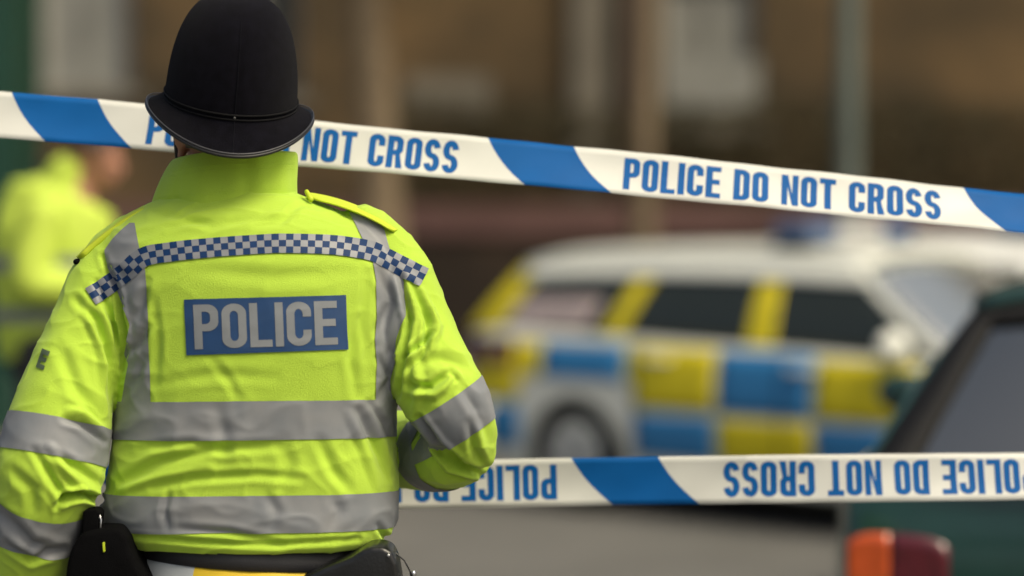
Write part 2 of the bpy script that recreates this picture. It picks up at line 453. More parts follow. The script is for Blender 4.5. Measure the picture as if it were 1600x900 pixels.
# ================================================================ BARRIER TAPES
YT = 4.09
def barrier_tape(name, top, bot, u_ref, period, flip, x_start, x_end, label, yoff, text_px, seed):
    """edges given as photo rows; the strip twists so that its width stays constant"""
    o = None
    mid = [(x, (interp(top, x)[0] + interp(bot, x)[0])/2) for x in range(x_start, x_end+1, 25)]
    W = .0925
    def S(u, v, off=0):      # u photo column, v -1..1 from bottom to top
        t = interp(top, u)[0]; b_ = interp(bot, u)[0]
        slope = (interp(top, u+40)[0]-interp(top, u-40)[0])/80
        hh = (b_-t)*math.cos(math.atan(slope))*(YT+yoff)/F
        ca = min(1, hh/W); sa = math.sqrt(max(0, 1-ca*ca))
        c = P(u, (t+b_)/2, YT+yoff)
        c.y += .01*math.sin(u*.0023+seed)
        d = Vector((0, sa*.9+0, ca)); d.x = 0
        along = Vector((1, 0, -slope)).normalized()
        up = Vector((-along.z*ca*-1*-1, -sa, along.x*ca)) if False else Vector((slope*ca, sa, ca)).normalized()
        curl = .004*(1-v*v) + .0012*math.sin(u*.021+v*1.7+seed)+.0008*math.sin(u*.055-v*3+seed)
        nrm = along.cross(up).normalized()
        if nrm.y > 0: nrm = -nrm
        return c + up*(v*W/2) + nrm*(off - curl)
    # skewed grid so that stripe edges are mesh edges
    top_w, skew = 135, 64
    def edge(u0, v):   # slanted, slightly bowed edge
        s = (1-v)/2
        return u0 + skew*s + 7*math.sin(math.pi*s)*(-1)
    marks = []
    k = -4
    while u_ref + k*period < x_end + 900:
        a = u_ref+k*period; marks += [(a, 1), (a+top_w, 0)]; k += 1
    marks = [m_ for m_ in marks if x_start-100 < m_[0] < x_end+100]
    cols = []; mi = []
    for (a, blue), (b_, _) in zip(marks[:-1], marks[1:]):
        n = max(2, int((b_-a)/9))
        for i in range(n): cols.append(a+(b_-a)*i/n); mi.append(blue)
    cols.append(marks[-1][0]); NV = 9
    v = []; f = []; m = []
    for c in cols:
        for j in range(NV):
            vv = -1+2*j/(NV-1); v.append(S(edge(c, vv), vv))
    nc = len(cols)
    for i in range(nc-1):
        for j in range(NV-1):
            a = i*NV+j; f.append((a, a+NV, a+NV+1, a+1)); m.append(mi[i])
    o = mesh_obj(name, v, f, [M['cream'], M['tape_blue']], None, m)
    so = o.modifiers.new('s', 'SOLIDIFY'); so.thickness = .0002; so.offset = 1
    tag(o, label, 'barrier tape')
    # lettering
    cs, tw = text_shapes('POLICE DO NOT CROSS', .42, .172, .065, .27)
    vv, ff = fill_contours(cs, np.arange(.1137, tw, .2013), (.2617, .5119, .7423))
    for (a, b_) in text_px:
        V = []
        for (x, y) in vv:
            uu = a + (b_-a)*x/tw; w_ = (-.74+1.46*y)
            if flip: uu = b_ - (b_-a)*x/tw; w_ = -w_
            V.append(S(uu, w_, .0006))
        mesh_obj('lettering', V, ff, M['tape_blue'], o, smooth=False)
    return o
TOP_U = [(-600, 78), (0, 142), (200, 159), (460, 185), (755, 214), (955, 233), (1100, 248), (1575, 300), (1600, 303), (1900, 338)]
BOT_U = [(-600, 150), (0, 216), (200, 231), (460, 259), (755, 283), (955, 302), (1100, 316), (1575, 362), (1600, 365), (1900, 397)]
barrier_tape('barrier_tape', TOP_U, BOT_U, 12, 747, False, -560, 1740,
             'upper blue and white barrier tape sloping behind the helmet', .0, [(-520, -32), (230, 716), (975, 1470)], 0)
TOP_L = [(300, 728), (620, 721), (770, 717), (895, 714), (1030, 712), (1400, 709), (1600, 709), (1900, 712)]
BOT_L = [(300, 802), (625, 796), (960, 789), (1100, 787), (1600, 778), (1900, 777)]
barrier_tape('barrier_tape', TOP_L, BOT_L, 893-750, 750, True, 130, 1740,
             'lower blue and white barrier tape with upside down wording behind the elbow', .11, [(383, 870), (1130, 1622)], 2)

# ================================================================ OFFICER IN THE FOREGROUND
off = empty('person', (-1.08*.42-0.03, 3.86, 0))
tag(off, 'police officer seen from behind in yellow high visibility jacket and tall dark helmet', 'person')
OFF = Vector(off.location)
def rel(vs_): return [Vector(v) - OFF for v in vs_]

YC = 3.87
# ---- jacket solid
rows = [ # py, xl, xr, half depth, depth centre
 (292, 285, 440, .080, 3.90), (304, 258, 470, .092, 3.895), (318, 226, 505, .105, 3.89), (335, 198, 545, .118, 3.885), (355, 176, 585, .130, 3.88), (380, 160, 612, .140, 3.875), (410, 155, 628, .148, 3.87),
 (450, 160, 634, .154, 3.87), (500, 172, 632, .158, 3.87), (560, 181, 626, .160, 3.87), (620, 184, 620, .160, 3.87), (690, 179, 618, .160, 3.87),
 (740, 170, 621, .162, 3.87), (800, 160, 621, .164, 3.87), (824, 166, 617, .162, 3.87), (838, 184, 608, .160, 3.87), (846, 196, 596, .157, 3.87)]
def torso_pt(py, th, grow=0):
    xl, xr, b_, yc = interp(rows, py)
    c, s = math.cos(th), math.sin(th); e = 2/2.35
    z = P(0, py, yc).z; cx = P((xl+xr)/2, py, yc).x; a = (xr-xl)/2*yc/F + grow
    return Vector((cx + a*abs(c)**e*math.copysign(1, c), yc + (b_+grow)*abs(s)**e*math.copysign(1, s), z))
mb = MB()
pys = np.concatenate([np.arange(292, 846, 8), [846]])
NT = 96; tv = []
for py in pys:
    for j in range(NT): tv.append(torso_pt(py, 2*math.pi*j/NT))
tf = grid_faces(len(pys), NT, True) + [tuple(range(NT))[::-1], tuple(len(tv)-NT+j for j in range(NT))]
mb.add(tv, [q[::-1] for q in tf])
def armpath(pts):
    return [(*P(x, y, Y), r*Y/F) for x, y, r, Y in pts]
ARM_L = armpath([(235, 372, 50, 3.88), (196, 402, 57, 3.87), (168, 450, 64, 3.855), (140, 520, 66, 3.83), (110, 600, 73, 3.80), (88, 680, 81, 3.775), (76, 745, 85, 3.765),
                 (66, 790, 74, 3.77), (50, 850, 72, 3.80), (28, 915, 66, 3.84), (12, 975, 58, 3.89)])
ARM_R = armpath([(560, 362, 47, 3.88), (598, 400, 55, 3.87), (624, 450, 61, 3.86), (648, 520, 64, 3.84), (678, 590, 68, 3.82), (708, 640, 63, 3.81), (734, 680, 45, 3.815), (748, 708, 29, 3.825)])
FORE_R = armpath([(712, 702, 60, 3.87), (688, 706, 60, 3.92), (655, 706, 60, 3.99), (625, 702, 60, 4.05)])
armL = resample(ARM_L, .012); armR = resample(ARM_R, .012); foreR = resample(FORE_R, .012)
mbs = MB(); mbs.tube([tuple(p) for p in armL], 40); mbs2 = MB(); mbs2.tube([tuple(p) for p in armR], 40); mbs2.tube([tuple(p) for p in foreR], 40)
mbs.tube([(*P(118, 722, 3.765), .040), (*P(136, 748, 3.765), .030)], 20)
for q in (mbs, mbs2): mb.add(q.v, q.f)
jme = fuse(mb, .0035, 10, .5)
co, no = me_np(jme)

def to_px(co): return 800 + co[:, 0]*F/co[:, 1], HY - (co[:, 2]-CZ)*F/co[:, 1]
px_, py_ = to_px(co)
back = np.clip((-no[:, 1]+.25)/.5, 0, 1)
def seg_dist(px, py, pts):
    best = np.full(px.shape, 1e9); tt = np.zeros(px.shape); sgn = np.zeros(px.shape); n = len(pts)-1
    for i in range(n):
        x0, y0 = pts[i]; x1, y1 = pts[i+1]; dx, dy = x1-x0, y1-y0; L2 = dx*dx+dy*dy
        t = np.clip(((px-x0)*dx+(py-y0)*dy)/L2, 0, 1); ex, ey = px-(x0+t*dx), py-(y0+t*dy)
        d = np.hypot(ex, ey); m_ = d < best
        best[m_] = d[m_]; tt[m_] = ((i+t)/n)[m_]; sgn[m_] = np.sign(dx*ey-dy*ex)[m_]
    return best, tt, sgn
# creases: polyline in photo columns/rows of the cloth's back, width, depth in mm (negative: valley), 'g' soft groove or 's' overlapping fold
CR = [
 # back panel
 ([(240, 330), (330, 352), (420, 340)], 9, -1.6, 'g'), ([(262, 356), (300, 346), (345, 342)], 7, -1.5, 'g'), ([(470, 318), (440, 345), (400, 352)], 9, -1.6, 'g'),
 ([(240, 640-40), (330, 585), (430, 590)], 12, -1.0, 'g'), ([(330, 560), (360, 600), (370, 620)], 10, -1.2, 'g'), ([(560, 500), (548, 560), (556, 620)], 10, -2.0, 'g'),
 ([(575, 430), (566, 500), (572, 560)], 9, -1.4, 'g'), ([(240, 470), (247, 530), (243, 600)], 9, -1.6, 'g'),
 ([(300, 420), (420, 432), (540, 424)], 16, -1.2, 'g'),
 # brace area folds
 ([(590, 420), (612, 470), (590, 520)], 10, -3.0, 'g'), ([(632, 500), (610, 550), (618, 610)], 10, -4.0, 'g'), ([(590, 560), (608, 590), (590, 625)], 8, -2.4, 'g'),
 ([(205, 508), (222, 480), (230, 440)], 9, -2.5, 'g'), ([(193, 555), (215, 540), (232, 512)], 9, -3.5, 'g'), ([(192, 620), (215, 590), (226, 560)], 8, -2.2, 'g'),
 # waist panel
 ([(192, 752), (250, 722), (330, 702), (430, 697)], 11, -3.4, 'g'), ([(190, 765), (250, 745), (330, 728)], 8, 1.8, 'g'), ([(220, 700), (300, 692), (360, 705)], 9, -2.0, 'g'),
 ([(240, 762), (300, 748), (400, 742), (470, 748)], 9, -2.6, 'g'), ([(560, 640), (585, 690), (606, 745)], 9, -4.2, 'g'), ([(545, 645), (568, 700), (590, 760)], 8, 2.2, 'g'),
 ([(500, 690), (520, 735), (545, 765)], 12, -2.6, 'g'), ([(440, 690), (452, 730), (440, 765)], 14, -1.8, 'g'), ([(340, 640), (352, 680), (348, 720)], 14, -1.6, 'g'),
 ([(575, 628), (600, 660), (612, 690)], 7, -2.5, 'g'),
 # hem
 ([(210, 838), (300, 846), (420, 852), (560, 842)], 6, -3.2, 'g'), ([(280, 826), (360, 832), (440, 850)], 8, -2.6, 'g'), ([(590, 820), (606, 845), (604, 862)], 7, -4.0, 'g'),
 ([(264, 770), (258, 800), (262, 824)], 7, -2.8, 'g'), ([(420, 775), (432, 800), (425, 822)], 11, -1.6, 'g'), ([(520, 772), (530, 800), (520, 822)], 11, -1.8, 'g'),
 # left sleeve
 ([(160, 400), (186, 460), (196, 520), (190, 580)], 6, -5.0, 'g'), ([(120, 470), (150, 500), (172, 560), (176, 640)], 9, -3.6, 'g'), ([(130, 480), (158, 540), (166, 600)], 8, 2.5, 'g'),
 ([(150, 440), (180, 510), (185, 560)], 7, -3.5, 'g'), ([(95, 545), (120, 610), (160, 655)], 13, -2.2, 'g'), ([(100, 655), (125, 662), (160, 690)], 7, -4.0, 'g'), ([(105, 640), (130, 646), (158, 668)], 7, 2.4, 'g'),
 ([(55, 705), (85, 755), (105, 782)], 9, -4.0, 'g'), ([(78, 700), (104, 738), (128, 760)], 9, 3.2, 'g'), ([(95, 782), (125, 772), (160, 782)], 7, -9.0, 'g'), ([(70, 705), (120, 730), (160, 760)], 9, -2.6, 'g'),
 ([(88, 792), (106, 772), (140, 770)], 6, -5.0, 'g'), ([(0, 800), (50, 850), (90, 862)], 12, -4.0, 'g'), ([(10, 850), (50, 875), (100, 858)], 9, -4.0, 'g'), ([(20, 735), (50, 765), (52, 800)], 12, -2.6, 'g'),
 # right sleeve
 ([(625, 430), (640, 500), (628, 560), (622, 620)], 7, -5.5, 'g'), ([(645, 445), (668, 500), (664, 545), (640, 575)], 7, -3.4, 'g'), ([(660, 455), (684, 510), (676, 545)], 8, 2.6, 'g'),
 ([(674, 520), (648, 545), (630, 560)], 6, -5.0, 'g'), ([(636, 600), (672, 605), (705, 580)], 8, -4.0, 'g'), ([(640, 615), (680, 618), (708, 596)], 7, 3.0, 'g'), ([(705, 580), (712, 592), (700, 606)], 6, -2.4, 'g'),
 ([(640, 570), (690, 560), (730, 575)], 12, -2.2, 'g'), ([(720, 600), (745, 640), (765, 690)], 12, -2.6, 'g'), ([(685, 700), (715, 722), (752, 742)], 8, -5.0, 'g'), ([(655, 650), (685, 690), (720, 718)], 6, -7.0, 'g'),
 ([(735, 660), (740, 700), (755, 728)], 9, -3.2, 'g'), ([(665, 690), (700, 735), (745, 745)], 6, 3.5, 'g'), ([(640, 540), (655, 600), (650, 640)], 9, 2.2, 'g'),
]
disp = np.zeros(len(co))
for pts, w, a, kind in CR:
    w *= .74; a *= 1.1; d, t, sg = seg_dist(px_, py_, pts)
    prof = np.exp(-(d/w)**2) - .38*np.exp(-((d-w*1.7)/(w*.9))**2)
    if max(p[0] for p in pts) < 200 or min(p[0] for p in pts) > 618 and pts[0][1] > 400: a *= 1.25
    disp += a*.001*prof*np.sin(np.pi*np.clip(t*.9+.05, 0, 1))**.6*back*2.1
# fine irregular puckers everywhere
def fbm(v): return noise.noise(v)+.5*noise.noise(v*2.1)
pk = np.empty(len(co))
for i in range(len(co)):
    x, y, z = co[i]
    q = Vector((x*6+z*2.2, y*6, z*9-x*1.5)); w = noise.noise(Vector((x*3, y*3, z*3+9)))
    r1 = 1-abs(noise.noise(q + Vector((w, w*2, 0)))*2)
    q2 = Vector((x*13+z*5, y*13, z*17-x*6)); r2_ = 1-abs(noise.noise(q2 + Vector((w*2, w, 3)))*2)
    pk[i] = .0009*noise.noise(Vector((x*30, y*30, z*24))) + .0026*(r1**3-.3) + .0020*(r2_**5-.22) + .0030*noise.noise(Vector((x*5, y*5, z*7+4)))
sstep = lambda v, a, b: np.clip((v-a)/(b-a), 0, 1)
calm = sstep(px_, 225, 255)*(1-sstep(px_, 560, 600))*sstep(py_, 330, 370)*(1-sstep(py_, 610, 640))*back
pk *= 1-.62*calm
co2 = co + no*(disp + pk)[:, None]
jme.vertices.foreach_set('co', co2.ravel()); jme.update()
sm = bpy.data.objects.new('tmp', jme); COL.objects.link(sm)
s_ = sm.modifiers.new('s', 'SMOOTH'); s_.iterations = 1; s_.factor = .5
jme2 = evaluated(sm); bpy.data.objects.remove(sm)
jme2.materials.clear(); jme2.materials.append(M['hivis'])
co3, no3 = me_np(jme2)
polys = [tuple(p.vertices) for p in jme2.polygons]
BV = BVHTree.FromPolygons([Vector(c) for c in co3], polys)
jme2.vertices.foreach_set('co', (co3 - np.array(OFF)).ravel()); jme2.update()
jme2.polygons.foreach_set('use_smooth', [True]*len(jme2.polygons))
jacket = bpy.data.objects.new('jacket', jme2); COL.objects.link(jacket); jacket.parent = off

ORG = Vector((0, 0, CZ))
def smooth_normal(hit, idx):
    return None
vn = [Vector(n) for n in no3]
def cast(px, py):
    d = (P(px, py, 4) - ORG).normalized()
    h, n, i, dist = BV.ray_cast(ORG, d)
    if h is None: return None, None
    nn = Vector((0, 0, 0))
    for k in polys[i]: nn += vn[k]/max(1e-4, (Vector(co3[k])-h).length)
    return h, nn.normalized()
def drape(name, pts2d, faces, offset, mats, parent, mi=None, smooth=True, thick=0, maxjump=.03):
    H = []; ok = []
    for (x, y) in pts2d:
        h, n = cast(x, y)
        if h is None: H.append(Vector((0, 0, 0))); ok.append(False)
        else: H.append(h + n*offset); ok.append(True)
    F2 = []; m2 = []
    for k, q in enumerate(faces):
        if not all(ok[i] for i in q): continue
        ys = [H[i].y for i in q]
        if max(ys)-min(ys) > maxjump: continue
        F2.append(q); m2.append(mi[k] if mi is not None else 0)
    used = sorted({i for q in F2 for i in q}); rm = {i: k for k, i in enumerate(used)}
    o = mesh_obj(name, rel([H[i] for i in used]), [[rm[i] for i in q] for q in F2], mats, parent, m2, smooth)
    if thick:
        s = o.modifiers.new('s', 'SOLIDIFY'); s.thickness = thick; s.offset = -1
    return o
def strip_rows(rows_, n_across=14, step=3):
    y0, y1 = rows_[0][0], rows_[-1][0]; n = int((y1-y0)/step)
    pts = []
    for i in range(n+1):
        y = y0+(y1-y0)*i/n; L, Rr = interp(rows_, y)
        for j in range(n_across+1): pts.append((L+(Rr-L)*j/n_across, y))
    return pts, [q for q in grid_faces(n+1, n_across+1)]

# braces over the shoulders
BL = [(349, 203, 211), (360, 190, 213), (372, 178, 215), (391, 164, 219), (418, 168, 227), (455, 183, 230), (508, 203, 232), (530, 199, 232), (553, 194, 233), (568, 201, 234), (600, 195, 235), (633, 190, 236)]
BR = [(333, 546, 551), (345, 552, 585), (358, 558, 600), (380, 569, 606), (403, 581, 613), (440, 587, 632), (493, 588, 633), (530, 585, 619), (568, 588, 618), (592, 587, 611), (629, 586, 613)]
for B in (BL, BR):
    p_, f_ = strip_rows(B); drape('reflective_brace', p_, f_, .0016, M['reflect'], jacket)

# horizontal bands round the body: rays from the body's axis outwards
def ring_band(name, axis_pt, axis_pt2, frame, n_th, n_s, offset, th0=0, th1=2*math.pi, reach=.5, jump=.02):
    H = []; ok = []
    for i in range(n_s+1):
        for j in range(n_th+1):
            th = th0+(th1-th0)*j/n_th
            o_, d = frame(i/n_s, th)
            h, n, idx, dist = BV.ray_cast(o_, d, reach)
            if h is None: H.append(o_); ok.append(False)
            else:
                nn = Vector((0, 0, 0))
                for k in polys[idx]: nn += vn[k]/max(1e-4, (Vector(co3[k])-h).length)
                nn.normalize()
                H.append(h+nn*offset); ok.append(True)
    Fc = []
    for q in grid_faces(n_s+1, n_th+1):
        if all(ok[k] for k in q) and max((H[q[a]]-H[q[(a+1) % 4]]).length for a in range(4)) < jump: Fc.append(q)
    used = sorted({i for q in Fc for i in q}); rm = {i: k for k, i in enumerate(used)}
    return mesh_obj(name, rel([H[i] for i in used]), [[rm[i] for i in q] for q in Fc], M['reflect'], jacket)
def torso_frame(pt, pb):
    def fr(s, th):
        py = None
        c, sn = math.cos(th), math.sin(th)
        lift = 9*max(0, -sn)             # the back sits a touch higher than the sides
        side = c*-2
        py = pt + (pb-pt)*s
        py = py - lift*0 + side
        xl, xr, b_, yc = interp(rows, py)
        o_ = P((xl+xr)/2, py, yc)
        o_.z += .012*max(0, -sn)**.8
        return o_, Vector((c*1.5, sn, 0)).normalized()
    return fr
ring_band('reflective_band', None, None, torso_frame(626, 684), 260, 18, .0018, reach=.3)
ring_band('reflective_band', None, None, torso_frame(768, 824), 260, 18, .0018, reach=.3)
def arm_frame(path, s0, s1, tilt=(0, 0, 0)):
    C = path[:, :3]; seg = np.linalg.norm(np.diff(C, axis=0), axis=1); cum = np.concatenate([[0], np.cumsum(seg)])
    def at(s): return Vector([np.interp(s, cum, C[:, k]) for k in range(3)])
    mid = (s0+s1)/2; T = (at(mid+.02)-at(mid-.02)).normalized() + Vector(tilt); T.normalize()
    a = Vector((0, -1, 0)); a = (a-T*a.dot(T)).normalized(); b_ = T.cross(a)
    def fr(s, th):
        return at(s0+(s1-s0)*s), a*math.cos(th)+b_*math.sin(th)
    return fr
def arclen(path, py):   # arc length where the arm's axis crosses photo row py
    C = path[:, :3]; seg = np.linalg.norm(np.diff(C, axis=0), axis=1); cum = np.concatenate([[0], np.cumsum(seg)])
    rowp = HY-(C[:, 2]-CZ)*F/C[:, 1]; return float(np.interp(py, rowp, cum))
ring_band('sleeve_band', None, None, arm_frame(armL, arclen(armL, 658), arclen(armL, 716)), 150, 16, .0018, reach=.16, jump=.02)
ring_band('sleeve_band', None, None, arm_frame(armL, arclen(armL, 776), arclen(armL, 834)), 150, 16, .0018, reach=.16, jump=.02)
ring_band('sleeve_band', None, None, arm_frame(armR, arclen(armR, 622), arclen(armR, 677), (.0, 0, 0)), 150, 16, .0018, reach=.16, jump=.02)
ring_band('sleeve_band', None, None, arm_frame(foreR, .036, .098), 150, 24, .0018, reach=.092, jump=.014)

# checker strip over the shoulders
CL = [(142, 464), (168, 447), (198, 425), (226, 402), (270, 394), (325, 388), (380, 384), (438, 381), (513, 383), (560, 389), (590, 397), (628, 417), (662, 434)]
cl = resample([(x, y, 0) for x, y in CL], 1.0)[:, :2]
seg = np.hypot(*np.diff(cl, axis=0).T); cum = np.concatenate([[0], np.cumsum(seg)])
NSQ = 49; sub = 3; pts = []; mi_ = []
nC = NSQ*sub; nR = 3*sub
for i in range(nC+1):
    s = cum[-1]*i/nC; x = np.interp(s, cum, cl[:, 0]); y = np.interp(s, cum, cl[:, 1])
    x2 = np.interp(min(s+4, cum[-1]), cum, cl[:, 0]); y2 = np.interp(min(s+4, cum[-1]), cum, cl[:, 1])
    x1 = np.interp(max(s-4, 0), cum, cl[:, 0]); y1 = np.interp(max(s-4, 0), cum, cl[:, 1])
    d = np.array([x2-x1, y2-y1]); d /= np.hypot(*d); n = np.array([-d[1], d[0]])
    for j in range(nR+1):
        o_ = (j/nR-.5)*30; pts.append((x+n[0]*o_, y+n[1]*o_))
fcs = grid_faces(nC+1, nR+1)
mi_ = [((k//nR)//sub + (k % nR)//sub) % 2 for k in range(len(fcs))]
drape('checker_strip', pts, fcs, .0026, [M['check_grey'], M['check_blue']], jacket, mi_)

# POLICE panel
quad = [(288, 468), (540, 461), (543, 546), (292, 555)]
def bil(u, v): # v down
    (ax, ay), (bx_, by), (cx_, cy), (dx_, dy) = quad
    return ((ax*(1-u)+bx_*u)*(1-v)+(dx_*(1-u)+cx_*u)*v, (ay*(1-u)+by*u)*(1-v)+(dy*(1-u)+cy*u)*v)
pp = [bil(i/50, j/18) for i in range(51) for j in range(19)]
panel = drape('name_panel', pp, grid_faces(51, 19), .0024, M['panel_blue'], jacket)
cs, tw = text_shapes('POLICE', .53, .175, .07, .3)
vv, ff = fill_contours(cs, np.arange(.08, tw, .12), (.12, .24, .36, .48, .6, .72, .84))
drape('lettering', [bil(.055+.885*x/tw, .90-.80*y) for x, y in vv], ff, .0031, M['panel_letter'], panel, smooth=True)
# last letter of the sleeve badge, turning out of sight round the arm
M['badge'] = mat('sleeve_letter', (.06, .09, .05), .6)
cs, tw = text_shapes('E', .72, .26, .1, .3)
vv, ff = fill_contours(cs, np.arange(.1, tw, .1), (.25, .5, .75))
qd = [(67, 545), (79, 550), (69, 579), (57, 574)]
def bq(u, v): return tuple((qd[0][k]*(1-u)+qd[1][k]*u)*(1-v)+(qd[3][k]*(1-u)+qd[2][k]*u)*v for k in (0, 1))
drape('sleeve_lettering', [bq(x/tw, 1-y) for x, y in vv], ff, .0020, M['badge'], jacket, maxjump=.2)

# seams: thin raised piping draped on the cloth
def seam(path2d, w=1.6, offset=.0012, m=M['hivis'], name='seam', parent=None):
    pl = resample([(x, y, 0) for x, y in path2d], 5)[:, :2]; pts = []
    for i, (x, y) in enumerate(pl):
        d = pl[min(i+1, len(pl)-1)]-pl[max(i-1, 0)]; d = d/np.hypot(*d); n = np.array([-d[1], d[0]])
        for k, o_ in ((0, -w), (1, 0), (2, w)): pts.append((x+n[0]*o_, y+n[1]*o_))
    return drape(name, pts, grid_faces(len(pl), 3), offset, m, parent or jacket, thick=.0)
seam([(205, 856), (300, 862), (395, 868), (500, 869), (590, 860)], 1.3, .0016)
seam([(171, 432), (186, 480), (196, 530), (190, 585)], 1.2, .0014)

# collar
def ell(cx, cy, cz, a, b_, th, tilt=0):
    return Vector((cx+a*math.cos(th), cy+b_*math.sin(th), cz + tilt*math.sin(th)))
cmb = []
NTc = 120
prof = [  # py at back, xl, xr, half depth : outside from base up, over the fold and down inside
 (330, 226, 486, .106), (319, 234, 472, .102), (316, 236, 469, .103), (300, 237, 466, .100), (280, 242, 464, .097), (258, 252, 463, .094), (243, 263, 463, .092), (236, 268, 462, .091), (233, 274, 459, .089), (237, 278, 455, .085), (260, 280, 452, .083), (300, 275, 450, .082)]
cv = []
CR_C = [(300, 262, 318, 286, .005, -.0016), (430, 312, 380, 292, .005, -.0014), (290, 300, 262, 320, .005, -.0022), (440, 250, 452, 292, .004, -.0016)]
for k, (py, xl, xr, b_) in enumerate(prof):
    for j in range(NTc):
        th = 2*math.pi*j/NTc; s = math.sin(th); c = math.cos(th)
        cx = P((xl+xr)/2, 0, 3.89).x; a = (xr-xl)/2*3.89/F
        z = P(0, py, 3.80).z
        q = Vector((cx+a*c, 3.895+b_*s, z))
        low = (py-233)/97
        q.z += -.035*max(0, s)*(1-low*.4)            # dips towards the throat
        q.z += -.020*low*abs(c)**1.5 - .014*(1-low)*max(0, -c)**1.5 - (.012*low*max(0, -c))
        wv = noise.noise(Vector((q.x*22, q.y*22, q.z*9)))*.007*(1 if k < 8 else .2)+noise.noise(Vector((q.x*9, q.y*9, q.z*34)))*.003*(1 if k < 8 else .2)
        wv += -.004*math.exp(-((q.x-P(385, 0, 3.8).x)/.012)**2)*(1 if 2 < k < 9 else 0)*max(0, -s)
        rad = Vector((c, s, 0)); wv += .0022*(1-abs(noise.noise(Vector((q.x*14+q.z*30, q.z*26, 8)))*2.2))**3 if k < 8 else 0; cv.append(q+rad*wv)
co_ = mesh_obj('collar', rel(cv), [q[::-1] for q in grid_faces(len(prof), NTc, True)], M['hivis'], jacket)
ss = co_.modifiers.new('s', 'SUBSURF'); ss.levels = 1; ss.render_levels = 2
# stitching on the collar, lying on its surface
cev = evaluated(co_); CB = BVHTree.FromPolygons([v.co+OFF for v in cev.vertices], [tuple(p.vertices) for p in cev.polygons])
for rows_c in ([(247, 312), (300, 306), (385, 300), (462, 297)], [(246, 309), (300, 303), (385, 297), (462, 294)], [(270, 268), (330, 258), (400, 255), (460, 256)], [(266, 276), (330, 266), (400, 263), (460, 264)]):
    vv_ = []
    for x, y, _ in resample([(x, y, 0) for x, y in rows_c], 4):
        h, n, i_, d_ = CB.ray_cast(ORG, (P(x, y, 4)-ORG).normalized())
        if h: vv_.append((*h, .00055))
    m_ = MB(); m_.tube(vv_, 6); m_.v = rel(m_.v); m_.build('stitching', [M['hivis']], co_)

# epaulettes
def epaulette(path, width, name='epaulette', ysh=0, tk=.0055):
    pl = resample(path, 6); pts = []
    for x, y, Y in pl: pts.append(P(x, y, Y))
    V = []; n = len(pts)
    prof_ = [(-1, 0), (-.96, .5), (-.8, .62), (0, .8), (.8, .62), (.96, .5), (1, 0), (.96, -.5), (.8, -.55), (0, -.5), (-.8, -.55), (-.96, -.5)]
    for i, c in enumerate(pts):
        T = (pts[min(i+1, n-1)]-pts[max(i-1, 0)]).normalized()
        wd = Vector((0, 1, .18)); wd = (wd - T*wd.dot(T)).normalized(); up = T.cross(wd)
        if up.z < 0: up = -up
        e = min(1, (i+.6)/4, (n-i-.4)/2.5); e = math.sqrt(max(.05, e))
        for a, b_ in prof_: V.append(c + wd*a*width*.5*e + up*(b_*tk))
    k = len(prof_)
    f = grid_faces(n, k, True)+[tuple(range(k)), tuple(len(V)-k+j for j in range(k))[::-1]]
    o = mesh_obj(name, rel(V), f, M['hivis_seam'], jacket)
    s = o.modifiers.new('s', 'SUBSURF'); s.levels = 1; s.render_levels = 2
    return o
epaulette([(250, 322, 3.86), (225, 328, 3.855), (195, 346, 3.85), (165, 368, 3.845), (140, 389, 3.84), (124, 405, 3.835)], .052, tk=.0095)
epaulette([(481, 304, 3.86), (500, 309, 3.86), (530, 317, 3.855), (565, 330, 3.85), (597, 346, 3.845), (620, 361, 3.84)], .058, tk=.0042)
for (x, y, x2, y2) in ((247, 316, 236, 329), (479, 299, 486, 312)):
    m_ = MB(); m_.tube([(*P(x, y, 3.84), .004), (*P(x2, y2, 3.83), .005)], 8); m_.v = rel(m_.v); m_.build('strap_tab', [M['hivis_seam']], jacket)
for (x, y) in ((122, 409),):
    m_ = MB(); m_.ball(P(x, y, 3.83), (.008, .02, .006)); m_.v = rel(m_.v); m_.build('strap_end', [M['black_nylon']], jacket)

# ---- body, head, hands
def hand(mb, wrist, direction, palm_n, size=1.0, curl=.5, side=1):
    d = Vector(direction).normalized(); n = Vector(palm_n); n = (n-d*n.dot(d)).normalized(); s = d.cross(n)*side
    w = Vector(wrist)
    mb.tube([(*w, .026*size), (*(w+d*.04*size), .03*size, .018*size), (*(w+d*.085*size), .036*size, .015*size)], 14)
    for k, (o_, L, r) in enumerate(((-.030, .068, .0088), (-.010, .078, .0092), (.011, .072, .009), (.031, .056, .008))):
        p = w+d*.088*size+s*o_*size; a = 0; pts = [(*(p-d*.02), r*size)]
        dd = d.copy()
        for q, f_ in enumerate((.42, .32, .26)):
            pts.append((*p, r*size*(1-.08*q))); a += curl*(.55, .7, .5)[q]
            dd = (d*math.cos(a)+n*math.sin(a)).normalized(); p = p+dd*L*f_*size
        pts.append((*p, r*size*.75)); mb.tube(pts, 10)
    p = w+d*.03*size-s*.026*size; dd = (d*.7-s*.75+n*.25).normalized()
    mb.tube([(*p, .013*size), (*(p+dd*.035*size), .0115*size), (*(p+dd*.06*size+d*.012*size), .0095*size), (*(p+dd*.072*size+d*.034*size), .0075*size)], 10)

